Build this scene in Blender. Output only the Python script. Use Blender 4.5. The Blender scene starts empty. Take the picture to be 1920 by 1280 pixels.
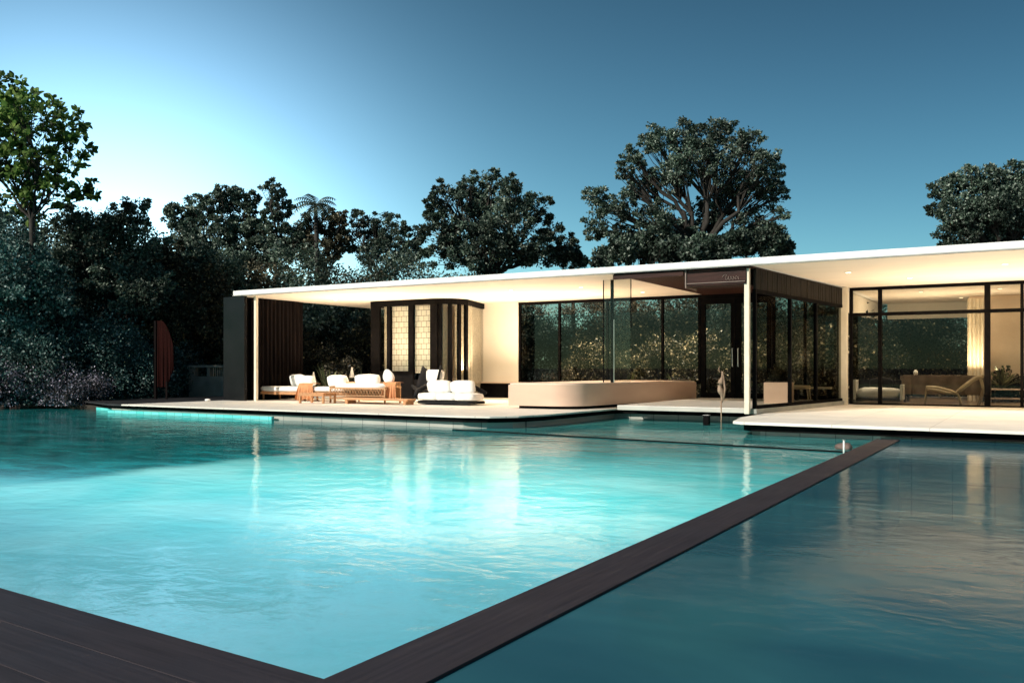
import bpy, bmesh, math, random
import numpy as np
from mathutils import Vector, Matrix, Euler, noise
R = math.radians
scene = bpy.context.scene
COL = scene.collection
rnd = random.Random(7)

# ------------------------------------------------------------------ camera
CAM_H, YAW, F = 0.95, R(30.8), 1660.0
SA, CA = math.sin(YAW), math.cos(YAW)
def at(px, d, z=0.0):
    """point at horizontal photo direction px and distance d (plan for laying out the garden)"""
    l = (px - 960) / F * d
    return Vector((-SA*d + CA*l, CA*d + SA*l, z))
def xy(px, Y):
    """X where photo direction px meets the wall line at depth Y"""
    r = (px - 960)/F; return (-SA + CA*r)/(CA + SA*r)*Y
def hz(py, d):
    return CAM_H + (690 - py) / F * d
cam = bpy.data.cameras.new("camera"); co = bpy.data.objects.new("camera", cam); COL.objects.link(co)
co.location = (0, 0, CAM_H); co.rotation_euler = (R(90), 0, YAW)
cam.sensor_width = 36; cam.lens = F/1920*36; cam.shift_y = 50/1920; cam.clip_end = 3000; cam.clip_start = .05
scene.camera = co
scene.view_settings.view_transform = 'Standard'; scene.view_settings.look = 'None'
scene.view_settings.exposure = 0; scene.view_settings.gamma = 1

# ------------------------------------------------------------------ materials
def mat(name):
    m = bpy.data.materials.new(name); m.use_nodes = True
    nt = m.node_tree; nt.nodes.clear()
    return m, nt.nodes, nt.links
def ramp(N, stops):
    r = N.new('ShaderNodeValToRGB'); e = r.color_ramp.elements
    while len(e) < len(stops): e.new(.5)
    for i, (p, c) in enumerate(stops):
        e[i].position = p; e[i].color = (*c, 1)
    return r
def surf(name, c1, c2, scale=3, rough=.6, bump=.15, bscale=None, stretch=(1,1,1), metal=0, spec=.5, detail=6, dist=.02, coat=0):
    m, N, L = mat(name)
    o = N.new('ShaderNodeOutputMaterial'); p = N.new('ShaderNodeBsdfPrincipled'); L.new(p.outputs[0], o.inputs[0])
    tc = N.new('ShaderNodeTexCoord'); mp = N.new('ShaderNodeMapping'); mp.inputs['Scale'].default_value = stretch
    L.new(tc.outputs['Object'], mp.inputs[0])
    n = N.new('ShaderNodeTexNoise'); n.inputs['Scale'].default_value = scale; n.inputs['Detail'].default_value = detail
    L.new(mp.outputs[0], n.inputs['Vector'])
    r = ramp(N, [(.3, c1), (.7, c2)]); L.new(n.outputs[0], r.inputs[0]); L.new(r.outputs[0], p.inputs['Base Color'])
    p.inputs['Roughness'].default_value = rough; p.inputs['Metallic'].default_value = metal
    p.inputs['Specular IOR Level'].default_value = spec; p.inputs['Coat Weight'].default_value = coat
    if bump:
        n2 = N.new('ShaderNodeTexNoise'); n2.inputs['Scale'].default_value = bscale or scale*8; n2.inputs['Detail'].default_value = 8
        L.new(mp.outputs[0], n2.inputs['Vector'])
        b = N.new('ShaderNodeBump'); b.inputs['Strength'].default_value = bump; b.inputs['Distance'].default_value = dist
        L.new(n2.outputs[0], b.inputs['Height']); L.new(b.outputs[0], p.inputs['Normal'])
    return m
def brick_surf(name, c1, c2, cm, w, h, mortar=.01, rough=.5, rot=(0,0,0), bump=.3, offset=0.0, spec=.5):
    m, N, L = mat(name)
    o = N.new('ShaderNodeOutputMaterial'); p = N.new('ShaderNodeBsdfPrincipled'); L.new(p.outputs[0], o.inputs[0])
    tc = N.new('ShaderNodeTexCoord'); mp = N.new('ShaderNodeMapping'); mp.inputs['Rotation'].default_value = rot
    L.new(tc.outputs['Object'], mp.inputs[0])
    b = N.new('ShaderNodeTexBrick'); b.offset = offset
    b.inputs['Color1'].default_value = (*c1, 1); b.inputs['Color2'].default_value = (*c2, 1); b.inputs['Mortar'].default_value = (*cm, 1)
    b.inputs['Scale'].default_value = 1; b.inputs['Mortar Size'].default_value = mortar
    b.inputs['Brick Width'].default_value = w; b.inputs['Row Height'].default_value = h
    L.new(mp.outputs[0], b.inputs['Vector'])
    n = N.new('ShaderNodeTexNoise'); n.inputs['Scale'].default_value = 1.3; n.inputs['Detail'].default_value = 8; L.new(tc.outputs['Object'], n.inputs['Vector'])
    mr = N.new('ShaderNodeMapRange'); mr.inputs[3].default_value = .75; mr.inputs[4].default_value = 1.15; L.new(n.outputs[0], mr.inputs[0])
    mx = N.new('ShaderNodeMix'); mx.data_type = 'RGBA'; mx.blend_type = 'MULTIPLY'; mx.inputs[0].default_value = 1
    L.new(b.outputs[0], mx.inputs[6]); L.new(mr.outputs[0], mx.inputs[7]); L.new(mx.outputs[2], p.inputs['Base Color'])
    bp = N.new('ShaderNodeBump'); bp.inputs['Strength'].default_value = bump; bp.inputs['Distance'].default_value = .01; bp.invert = True
    L.new(b.outputs['Fac'], bp.inputs['Height']); L.new(bp.outputs[0], p.inputs['Normal'])
    p.inputs['Roughness'].default_value = rough; p.inputs['Specular IOR Level'].default_value = spec
    return m
def leaf_mat(name, stops, trans=.25, patch=.5, rough=.55, spec=.25):
    """per-leaf random colour, darker and lighter patches through the crown"""
    m, N, L = mat(name)
    o = N.new('ShaderNodeOutputMaterial')
    g = N.new('ShaderNodeNewGeometry'); r = ramp(N, stops); L.new(g.outputs['Random Per Island'], r.inputs[0])
    tc = N.new('ShaderNodeTexCoord'); n = N.new('ShaderNodeTexNoise'); n.inputs['Scale'].default_value = patch; n.inputs['Detail'].default_value = 3
    L.new(g.outputs['Position'], n.inputs['Vector'])
    mr = N.new('ShaderNodeMapRange'); mr.inputs[1].default_value = .35; mr.inputs[2].default_value = .65; mr.inputs[3].default_value = .45; mr.inputs[4].default_value = 1.35
    L.new(n.outputs[0], mr.inputs[0])
    mx = N.new('ShaderNodeMix'); mx.data_type = 'RGBA'; mx.blend_type = 'MULTIPLY'; mx.inputs[0].default_value = 1
    L.new(r.outputs[0], mx.inputs[6]); L.new(mr.outputs[0], mx.inputs[7])
    p = N.new('ShaderNodeBsdfPrincipled'); L.new(mx.outputs[2], p.inputs['Base Color']); p.inputs['Roughness'].default_value = rough
    p.inputs['Specular IOR Level'].default_value = spec
    t = N.new('ShaderNodeBsdfTranslucent'); L.new(mx.outputs[2], t.inputs[0])
    ms = N.new('ShaderNodeMixShader'); ms.inputs[0].default_value = trans
    L.new(p.outputs[0], ms.inputs[1]); L.new(t.outputs[0], ms.inputs[2]); L.new(ms.outputs[0], o.inputs[0])
    return m
def glass_mat(name, tint=(.8,.85,.83), refl=1.0, rough=.01):
    m, N, L = mat(name)
    o = N.new('ShaderNodeOutputMaterial'); t = N.new('ShaderNodeBsdfTransparent'); t.inputs[0].default_value = (*tint, 1)
    g = N.new('ShaderNodeBsdfGlossy'); g.inputs['Roughness'].default_value = rough; g.inputs[0].default_value = (refl, refl, refl, 1)
    f = N.new('ShaderNodeFresnel'); gb = N.new('ShaderNodeNewGeometry'); iq = N.new('ShaderNodeMapRange')   # thin pane: same reflectance from both faces
    iq.inputs[3].default_value = 1.45; iq.inputs[4].default_value = 1/1.45; L.new(gb.outputs['Backfacing'], iq.inputs[0]); L.new(iq.outputs[0], f.inputs[0])
    ms = N.new('ShaderNodeMixShader'); L.new(f.outputs[0], ms.inputs[0]); L.new(t.outputs[0], ms.inputs[1]); L.new(g.outputs[0], ms.inputs[2])
    L.new(ms.outputs[0], o.inputs[0])
    return m
def water_mat(name, tint, bump, scale, rough, body=(0,0,0), bodyfac=0.0, body2=None, deep=None, ior=1.33):
    m, N, L = mat(name)
    o = N.new('ShaderNodeOutputMaterial')
    tc = N.new('ShaderNodeTexCoord')
    def ns(sc, st, det, rot=0.0):
        mp = N.new('ShaderNodeMapping'); mp.inputs['Scale'].default_value = st; mp.inputs['Rotation'].default_value = (0, 0, rot)
        L.new(tc.outputs['Object'], mp.inputs[0])
        n = N.new('ShaderNodeTexNoise'); n.inputs['Scale'].default_value = sc; n.inputs['Detail'].default_value = det; n.inputs['Distortion'].default_value = .6
        L.new(mp.outputs[0], n.inputs['Vector']); return n.outputs[0]
    a = ns(scale, (1, 1.5, 1), 5, .5); b = ns(scale*.28, (1, 1.3, 1), 2, .2); c = ns(scale*4, (1, 1.2, 1), 2, -.4)
    ad = N.new('ShaderNodeMath'); ad.operation = 'MULTIPLY_ADD'; L.new(b, ad.inputs[0]); ad.inputs[1].default_value = 2.2; L.new(a, ad.inputs[2])
    ad2 = N.new('ShaderNodeMath'); ad2.operation = 'MULTIPLY_ADD'; L.new(c, ad2.inputs[0]); ad2.inputs[1].default_value = .16; L.new(ad.outputs[0], ad2.inputs[2])
    bp = N.new('ShaderNodeBump'); bp.inputs['Strength'].default_value = 1; bp.inputs['Distance'].default_value = bump
    L.new(ad2.outputs[0], bp.inputs['Height'])
    t = N.new('ShaderNodeBsdfRefraction'); t.inputs[0].default_value = (*tint, 1); t.inputs['IOR'].default_value = 1.0
    t = N.new('ShaderNodeBsdfTransparent'); t.inputs[0].default_value = (*tint, 1)
    d = N.new('ShaderNodeBsdfDiffuse'); d.inputs[0].default_value = (*body, 1)
    if body2:
        n3 = ns(.55, (1,1.6,1), 9, .3); rp3 = ramp(N, [(.36, body), (.66, body2)]); L.new(n3, rp3.inputs[0]); L.new(rp3.outputs[0], d.inputs[0])  # streaky tones put rippling caustic light into the body colour
    if deep:  # shade painted into the water colour; the basin keeps one depth
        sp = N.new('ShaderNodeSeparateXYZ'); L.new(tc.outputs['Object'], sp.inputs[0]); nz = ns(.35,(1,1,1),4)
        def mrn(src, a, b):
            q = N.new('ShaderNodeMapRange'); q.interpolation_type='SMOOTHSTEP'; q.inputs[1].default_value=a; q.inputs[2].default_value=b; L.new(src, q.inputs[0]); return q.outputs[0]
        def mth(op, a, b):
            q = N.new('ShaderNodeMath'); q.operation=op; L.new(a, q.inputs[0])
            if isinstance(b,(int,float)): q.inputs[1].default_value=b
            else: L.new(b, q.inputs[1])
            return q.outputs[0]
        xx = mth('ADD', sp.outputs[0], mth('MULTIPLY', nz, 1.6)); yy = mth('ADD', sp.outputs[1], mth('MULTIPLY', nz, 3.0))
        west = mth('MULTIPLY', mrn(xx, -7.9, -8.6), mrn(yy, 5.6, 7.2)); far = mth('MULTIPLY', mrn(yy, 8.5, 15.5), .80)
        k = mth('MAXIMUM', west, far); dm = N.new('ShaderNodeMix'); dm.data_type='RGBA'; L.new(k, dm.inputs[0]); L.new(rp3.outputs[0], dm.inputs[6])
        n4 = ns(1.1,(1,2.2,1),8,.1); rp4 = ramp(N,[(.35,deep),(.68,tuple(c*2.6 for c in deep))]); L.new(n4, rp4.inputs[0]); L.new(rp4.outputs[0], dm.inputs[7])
        dn = N.new('ShaderNodeMix'); dn.data_type='RGBA'; L.new(mth('MULTIPLY', mrn(yy, 9.6, 4.3), .80), dn.inputs[0]); L.new(dm.outputs[2], dn.inputs[6]); dn.inputs[7].default_value=(.22,.52,.66,1); L.new(dn.outputs[2], d.inputs[0])  # near end tinted bluer, sky reflection painted into the colour
    m1 = N.new('ShaderNodeMixShader'); m1.inputs[0].default_value = bodyfac; L.new(t.outputs[0], m1.inputs[1]); L.new(d.outputs[0], m1.inputs[2])
    if deep:   # cloudy lit water: light from the sun above and from added fill lights below
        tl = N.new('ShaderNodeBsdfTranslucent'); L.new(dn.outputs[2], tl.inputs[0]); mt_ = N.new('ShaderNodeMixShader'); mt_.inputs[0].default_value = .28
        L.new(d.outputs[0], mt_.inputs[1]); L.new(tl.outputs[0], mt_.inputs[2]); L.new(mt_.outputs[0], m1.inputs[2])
    g = N.new('ShaderNodeBsdfGlossy'); g.inputs['Roughness'].default_value = rough; L.new(bp.outputs[0], g.inputs['Normal'])
    f = N.new('ShaderNodeFresnel'); f.inputs[0].default_value = ior; L.new(bp.outputs[0], f.inputs['Normal'])
    ms = N.new('ShaderNodeMixShader'); L.new(f.outputs[0], ms.inputs[0]); L.new(m1.outputs[0], ms.inputs[1]); L.new(g.outputs[0], ms.inputs[2])
    L.new(ms.outputs[0], o.inputs[0])
    return m
def emis(name, c, s):
    m, N, L = mat(name); o = N.new('ShaderNodeOutputMaterial'); e = N.new('ShaderNodeEmission')
    e.inputs[0].default_value = (*c, 1); e.inputs[1].default_value = s; L.new(e.outputs[0], o.inputs[0]); return m

M = dict(
 fascia=surf('white_render', (.78,.78,.76), (.86,.86,.85), 2, .6, .05),
 soffit=surf('soffit_paint', (.84,.75,.63), (.90,.81,.69), .8, .65, .04, stretch=(.3,2,1)),
 cream=surf('cream_wall_paint', (.86,.81,.71), (.90,.86,.77), 1.2, .7, .06),
 column=surf('cream_column', (.74,.66,.52), (.84,.76,.62), 4, .55, .08),
 black=surf('black_metal', (.003,.003,.0035), (.008,.007,.007), 6, .7, .04, spec=.03),
 blackpanel=surf('black_gloss_panel', (.004,.004,.005), (.009,.008,.010), 2, .22, .01, spec=.22),
 darkwood=surf('dark_stained_wood', (.020,.009,.008), (.055,.021,.016), 3, .55, .25, 20, (.4,6,6), spec=.15),
 plank=surf('grey_plank_wood', (.010,.009,.008), (.035,.030,.025), 5, .8, .3, 20, (9,9,.5), spec=.1),
 terrace=brick_surf('pale_terrace_stone', (.88,.84,.76), (.90,.86,.79), (.62,.57,.50), 1.5, 1.5, .006, .55),
 paver=brick_surf('pale_stone_paving', (.85,.80,.71), (.88,.84,.76), (.46,.42,.36), 1.2, .6, .006, .5),
 greypave=surf('grey_stone', (.26,.26,.23), (.38,.37,.33), 2, .5, .15),
 pooltile=brick_surf('grey_pool_tile', (.36,.36,.32), (.50,.49,.44), (.16,.16,.15), .6, .3, .008, .35, (R(90),0,0)),
 lit_aquatile=brick_surf('turquoise_lit_tile', (.10,.75,.72), (.22,.88,.84), (.04,.35,.35), .3, .12, .006, .25, (R(90),0,0)),  # turquoise light off the pool put into the tile colour
 deckwood=None, pink=surf('pink_render', (.64,.43,.32), (.73,.52,.39), 1.3, .6, .08, 30, (.6,.6,2)),
 pinktop=surf('pink_coping', (.74,.56,.44), (.82,.66,.54), 2, .55, .08),
 soil=surf('dark_soil', (.018,.014,.010), (.045,.035,.024), 3, .9, .6, 14),
 bark=surf('bark', (.014,.012,.010), (.04,.034,.028), 6, .85, .5, 18, (3,3,.6)),
 white_fab=surf('white_fabric', (.80,.79,.76), (.88,.87,.84), 5, .85, .15, 60),
 grey_fab=surf('taupe_fabric', (.16,.12,.09), (.24,.18,.14), 5, .85, .2, 60),
 char_fab=surf('charcoal_fabric', (.006,.006,.007), (.014,.014,.016), 5, .8, .2, 60, spec=.2),
 teak=surf('warm_teak', (.42,.20,.085), (.58,.30,.14), 4, .5, .2, 30, (.6,5,5)),
 throw=surf('orange_throw', (.50,.21,.09), (.62,.30,.14), 6, .9, .35, 50),
 wicker=surf('tan_wicker', (.45,.25,.12), (.60,.36,.19), 30, .6, .5, 90),
 curt_dark=surf('dark_curtain', (.004,.003,.003), (.011,.008,.008), 3, .9, .1, 40, (4,4,.3), spec=.05),
 curt_cream=surf('cream_curtain', (.72,.64,.50), (.82,.74,.60), 3, .85, .1, 40, (4,4,.3)),
 curt_straw=surf('straw_curtain', (.40,.34,.24), (.88,.82,.66), 26, .9, .3, 60, (3,3,.5)),
 redslat=surf('red_stained_timber', (.010,.0025,.002), (.028,.006,.005), 3, .8, .3, 20, (14,14,.4), spec=.05),
 conc=surf('old_concrete', (.20,.18,.16), (.32,.29,.25), 3, .8, .4, 16),
 drift=surf('driftwood', (.22,.14,.09), (.42,.29,.20), 7, .75, .6, 20, (4,4,.8)),
 steel=surf('brushed_steel', (.5,.5,.48), (.65,.65,.62), 12, .3, .05, metal=.9),
 plaster=surf('beige_plaster', (.50,.38,.27), (.64,.51,.38), 1.4, .75, .25, 12),
 floorwood=surf('interior_timber_floor', (.13,.085,.05), (.20,.14,.085), 2, .35, .1, 20, (6,.5,1)),
 glass=glass_mat('window_glass', (.74,.74,.70), .32),
 glass_side=glass_mat('side_glass', (.80,.80,.76), .07),
 clear=glass_mat('clear_glass', (.90,.92,.90), .35),
 lampglow=emis('lamp_glow', (1,.80,.52), 6.0),
 pale=surf('pale_line_paint', (.16,.11,.09), (.24,.18,.15), 5, .6, 0),
 pearl=surf('ceramic_white', (.75,.74,.70), (.85,.84,.8), 5, .3, .02),
)
# dark planks of the near deck
def deck_mat():
    m, N, L = mat('dark_deck_boards')
    o = N.new('ShaderNodeOutputMaterial'); p = N.new('ShaderNodeBsdfPrincipled'); L.new(p.outputs[0], o.inputs[0])
    tc = N.new('ShaderNodeTexCoord'); mp = N.new('ShaderNodeMapping'); mp.inputs['Scale'].default_value = (.5, 14, 1); L.new(tc.outputs['UV'], mp.inputs[0])
    n = N.new('ShaderNodeTexNoise'); n.inputs['Scale'].default_value = 3; n.inputs['Detail'].default_value = 9; L.new(mp.outputs[0], n.inputs['Vector'])
    r = ramp(N, [(.25, (.020,.015,.019)), (.75, (.046,.036,.042))]); L.new(n.outputs[0], r.inputs[0]); L.new(r.outputs[0], p.inputs['Base Color'])
    b = N.new('ShaderNodeBump'); b.inputs['Strength'].default_value = .35; b.inputs['Distance'].default_value = .004; L.new(n.outputs[0], b.inputs['Height']); L.new(b.outputs[0], p.inputs['Normal'])
    n2 = N.new('ShaderNodeTexNoise'); n2.inputs['Scale'].default_value = 1.4; L.new(tc.outputs['UV'], n2.inputs['Vector'])
    mr = N.new('ShaderNodeMapRange'); mr.inputs[3].default_value = .5; mr.inputs[4].default_value = .8; L.new(n2.outputs[0], mr.inputs[0]); L.new(mr.outputs[0], p.inputs['Roughness'])
    p.inputs['Specular IOR Level'].default_value = .25
    return m
M['deckwood'] = deck_mat()
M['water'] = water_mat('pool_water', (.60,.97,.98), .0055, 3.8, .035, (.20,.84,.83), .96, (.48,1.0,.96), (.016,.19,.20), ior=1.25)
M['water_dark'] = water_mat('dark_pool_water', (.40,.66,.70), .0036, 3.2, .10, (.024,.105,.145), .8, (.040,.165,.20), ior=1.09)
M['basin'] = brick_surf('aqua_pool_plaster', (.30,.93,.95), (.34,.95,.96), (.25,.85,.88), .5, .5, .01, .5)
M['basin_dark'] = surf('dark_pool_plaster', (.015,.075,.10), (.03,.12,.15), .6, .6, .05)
M['blind'] = brick_surf('woven_blind', (.70,.67,.56), (.78,.75,.65), (.16,.13,.09), .19, .17, .008, .8, (R(90),0,0), .2, .5)
DK = [(0,(.018,.034,.026)),(.40,(.050,.085,.062)),(.74,(.12,.18,.13)),(1,(.40,.46,.40))]
M['leaf_dark'] = leaf_mat('dark_evergreen_leaves', DK, .2, .45)
M['leaf_teal'] = leaf_mat('blue_green_leaves', [(0,(.016,.042,.038)),(.45,(.048,.12,.105)),(.76,(.13,.25,.22)),(1,(.52,.62,.60))], .15, .5)
M['leaf_brown'] = leaf_mat('brown_green_leaves', [(0,(.024,.024,.014)),(.45,(.064,.064,.036)),(.82,(.14,.13,.08)),(1,(.44,.40,.29))], .2, .6)
M['leaf_bright'] = leaf_mat('bright_green_leaves', [(0,(.035,.070,.020)),(.5,(.10,.19,.045)),(1,(.26,.36,.10))], .5, .5)
M['leaf_warm'] = leaf_mat('lit_courtyard_leaves', [(0,(.008,.010,.005)),(.6,(.03,.035,.016)),(.84,(.16,.14,.08)),(.93,(.55,.46,.30)),(1,(.92,.82,.62))], .3, 1.6, .35, .6)  # gold flecks of lit leaves put into the leaf colours
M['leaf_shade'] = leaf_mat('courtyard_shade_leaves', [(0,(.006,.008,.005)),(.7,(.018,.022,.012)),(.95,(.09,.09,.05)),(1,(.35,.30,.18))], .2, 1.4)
M['leaf_lilac'] = leaf_mat('lilac_flower_leaves', [(0,(.010,.014,.016)),(.62,(.03,.04,.045)),(.75,(.22,.20,.28)),(1,(.66,.62,.74))], .1, 1.5)
M['leaf_blade'] = leaf_mat('blade_leaves', [(0,(.05,.07,.03)),(.6,(.16,.18,.08)),(1,(.50,.46,.30))], .3, 1.5, .4, .5)

# ------------------------------------------------------------------ object helpers
def tag(o, label=None, cat=None, group=None, kind=None):
    if label: o['label'] = label
    if cat: o['category'] = cat
    if group: o['group'] = group
    if kind: o['kind'] = kind
    return o
def empty(name, loc=(0,0,0), rz=0, label=None, cat=None, group=None):
    o = bpy.data.objects.new(name, None); COL.objects.link(o); o.location = loc; o.rotation_euler = (0,0,rz); o.empty_display_size = .3
    return tag(o, label, cat, group)
def link(name, me, m, parent=None, smooth=False):
    if m: me.materials.append(m)
    if smooth:
        me.polygons.foreach_set('use_smooth', [True]*len(me.polygons))
    o = bpy.data.objects.new(name, me); COL.objects.link(o)
    if parent: o.parent = parent
    return o
class MB:
    def __init__(s): s.bm = bmesh.new()
    def box(s, x0,y0,z0, x1,y1,z1, bev=0, mtx=None):
        r = bmesh.ops.create_cube(s.bm, size=1); vs = r['verts']
        bmesh.ops.scale(s.bm, vec=(abs(x1-x0),abs(y1-y0),abs(z1-z0)), verts=vs)
        bmesh.ops.translate(s.bm, vec=((x0+x1)/2,(y0+y1)/2,(z0+z1)/2), verts=vs)
        if mtx: bmesh.ops.transform(s.bm, matrix=mtx, verts=vs)
        if bev:
            es = list({e for v in vs for e in v.link_edges})
            bmesh.ops.bevel(s.bm, geom=es, offset=bev, segments=2, profile=.6, affect='EDGES')
        return s
    def prism(s, pts, z0, z1, bev=0):
        a = [s.bm.verts.new((p[0],p[1],z0)) for p in pts]; b = [s.bm.verts.new((p[0],p[1],z1)) for p in pts]
        n = len(pts); top = s.bm.faces.new(b); s.bm.faces.new(a[::-1])
        for i in range(n): s.bm.faces.new((a[i],a[(i+1)%n],b[(i+1)%n],b[i]))
        if bev:
            bmesh.ops.bevel(s.bm, geom=list(top.edges), offset=bev, segments=3, profile=.6, affect='EDGES')
        return s
    def sheet(s, pts, z):
        s.bm.faces.new([s.bm.verts.new((p[0],p[1],p[2] if len(p)>2 else z)) for p in pts]); return s
    def tube(s, path, rad, n=8, cap=True):
        path = [Vector(p) for p in path]
        if not hasattr(rad,'__len__'): rad = [rad]*len(path)
        prev = None; up = Vector((.13,.21,1)).normalized()
        first = None
        for i,p in enumerate(path):
            t = (path[min(i+1,len(path)-1)] - path[max(i-1,0)]).normalized()
            a = t.cross(up)
            if a.length < .05: a = t.cross(Vector((1,0,0)))
            a.normalize(); b = t.cross(a)
            ring = [s.bm.verts.new(p + (a*math.cos(2*math.pi*k/n) + b*math.sin(2*math.pi*k/n))*rad[i]) for k in range(n)]
            if prev:
                for k in range(n): s.bm.faces.new((prev[k],prev[(k+1)%n],ring[(k+1)%n],ring[k]))
            else: first = ring
            prev = ring
        if cap:
            s.bm.faces.new(first[::-1]); s.bm.faces.new(prev)
        return s
    def cushion(s, c, size, rot=(0,0,0), e=3.2, seg=20, wob=.02, seed=0):
        """soft pillow: superellipsoid with small creases"""
        rot = Euler(rot).to_matrix(); c = Vector(c); hx,hy,hzz = size[0]/2,size[1]/2,size[2]/2
        r = bmesh.ops.create_uvsphere(s.bm, u_segments=seg, v_segments=seg//2, radius=1)
        for v in r['verts']:
            p = v.co.copy(); k = (abs(p.x)**e+abs(p.y)**e+abs(p.z)**e)**(1/e); p /= k
            q = Vector((p.x*hx,p.y*hy,p.z*hzz))
            q *= 1 + wob*2*noise.noise(q*6 + Vector((seed*3.1,0,0)))
            v.co = rot @ q + c
        return s
    def build(s, name, m, parent=None, smooth=False):
        bmesh.ops.recalc_face_normals(s.bm, faces=s.bm.faces)
        if name in ('water','dark_water','ground'):
            for f in s.bm.faces:
                f.normal_update()
                if f.normal.z < 0: f.normal_flip()
        me = bpy.data.meshes.new(name); s.bm.to_mesh(me); s.bm.free()
        return link(name, me, m, parent, smooth)
def copy_tree(o, parent=None):
    c = o.copy(); COL.objects.link(c); c.parent = parent
    for ch in list(o.children): copy_tree(ch, c)
    return c
def struct(o): o['kind'] = 'structure'; return o

# ------------------------------------------------------------------ leaves
LEAVES = {
 'diamond': (np.array([(0,0,0),(.32,.5,.10),(0,1,0),(-.32,.5,.10)]), [(0,1,2),(0,2,3)]),
 'oval': (np.array([(0,0,0),(.26,.25,.05),(.34,.55,.06),(.2,.85,0),(0,1.05,-.08),(-.2,.85,0),(-.34,.55,.06),(-.26,.25,.05)]), [(0,1,2,3,4),(0,4,5,6,7)]),
 'blade': (np.array([(-.05,0,0),(.05,0,0),(.07,.5,.22),(0,1.1,.05),(-.07,.5,.22)]), [(0,1,2,4),(4,2,3)]),
}
def leaf_mesh(name, C, size, shape='diamond', seed=0, svar=.4, out=None, flat=0.0):
    """C (N,3) leaf positions -> one mesh of N small leaves turned every way"""
    rs = np.random.RandomState(seed); N = len(C)
    V, Fs = LEAVES[shape]; k = len(V)
    d = rs.normal(size=(N,3))
    if out is not None: d = d*.8 + out*1.0
    d[:,2] += flat
    d /= np.linalg.norm(d,axis=1)[:,None]+1e-9
    a = rs.normal(size=(N,3)); a -= (a*d).sum(1)[:,None]*d; a /= np.linalg.norm(a,axis=1)[:,None]+1e-9
    n = np.cross(a, d)
    sz = size*(1+svar*(rs.rand(N)*2-1))
    P = C[:,None,:] + sz[:,None,None]*(V[None,:,0,None]*a[:,None,:] + V[None,:,1,None]*d[:,None,:] + V[None,:,2,None]*n[:,None,:])
    P = P.reshape(-1,3)
    me = bpy.data.meshes.new(name)
    loops = []; starts = []; tot = []
    off = (np.arange(N)*k)
    nf = len(Fs); lens = [len(f) for f in Fs]; per = sum(lens)
    L = np.empty((N,per),dtype=np.int32); c = 0
    st = np.empty((N,nf),dtype=np.int32)
    for i,f in enumerate(Fs):
        L[:,c:c+len(f)] = off[:,None] + np.array(f)[None,:]
        st[:,i] = np.arange(N)*per + c; c += len(f)
    me.vertices.add(len(P)); me.vertices.foreach_set('co', P.astype(np.float32).ravel())
    me.loops.add(N*per); me.loops.foreach_set('vertex_index', L.ravel())
    me.polygons.add(N*nf); me.polygons.foreach_set('loop_start', st.ravel())
    me.update(calc_edges=True)
    return me
def rand_dirs(rs, n):
    v = rs.normal(size=(n,3)); return v/np.linalg.norm(v,axis=1)[:,None]
def tree(name, label, cat, base, blobs, nleaf, lsize, lm, tr=.22, shape='diamond', seed=1, group=None, clump=.21, dens=20, fill=.12):
    """blobs: list of (x,y,z,r) in world; the trunk forks to every blob, tips carry leaf clumps"""
    rs = np.random.RandomState(seed); rr = random.Random(seed)
    base = Vector(base)
    root = empty(name, base, 0, label, cat, group)
    B = [(Vector(b[:3])-base, b[3]) for b in blobs]
    tot = sum(r*r for _,r in B)
    zmin = min(c.z - r for c,r in B); cx = sum((c*r*r for c,r in B), Vector())/tot
    fork = Vector((cx.x*.35, cx.y*.35, max(.8, min(zmin+.25*(cx.z-zmin), cx.z*.7))))
    mb = MB()
    def limb(a, b, r0, r1, n=6, w=.10, seg=6):
        pts = []; L = (b-a).length
        for i in range(seg+1):
            t = i/seg; p = a.lerp(b,t) + Vector((rr.uniform(-1,1),rr.uniform(-1,1),rr.uniform(-.3,.6)))*w*L*math.sin(math.pi*t)*.6
            pts.append(p)
        mb.tube(pts, [r0+(r1-r0)*i/seg for i in range(seg+1)], n, cap=False); return pts
    trunk = limb(Vector((0,0,-.15)), fork, tr, tr*.72, 9, .04, 6)
    cs = []; outs = []
    for c, r in B:
        tp = limb(fork, c - Vector((0,0,r*.3)), tr*.45*min(1,.5+r/3), tr*.14, 6, .14)
        nt = max(5, int(dens*r*r/ (sum(x for _,x in B)/len(B))**2 * 1.0)+4)
        for dv in rand_dirs(rs, nt):
            rad = r*(.35+.85*rs.rand()**.7)
            tip = c + Vector(dv*np.array([1,1,.85]))*rad
            st = tp[rr.choice([3,4,5,6])]
            limb(st, tip, tr*.10, .008, 4, .12, 3)
            n = max(6, int(nleaf * (r*r/tot) / nt * rs.uniform(.5,1.5)))
            cr = r*clump*rs.uniform(.4,1.25)
            u = rand_dirs(rs, n)*(rs.rand(n)**.5)[:,None]*cr*np.array([1,1,.65])
            cs.append(np.array(tip)[None,:]+u); outs.append(u/cr + dv*.4)
        n = int(nleaf*fill*(r*r/tot))
        u = rand_dirs(rs, n)*(rs.rand(n)**.4)[:,None]*r*.8
        cs.append(np.array(c)[None,:]+u); outs.append(u/r)
    mb.build('trunk', M['bark'], root, True)
    me = leaf_mesh('crown', np.concatenate(cs), lsize, shape, seed, out=np.concatenate(outs))
    link('crown', me, lm, root)
    return root
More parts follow.
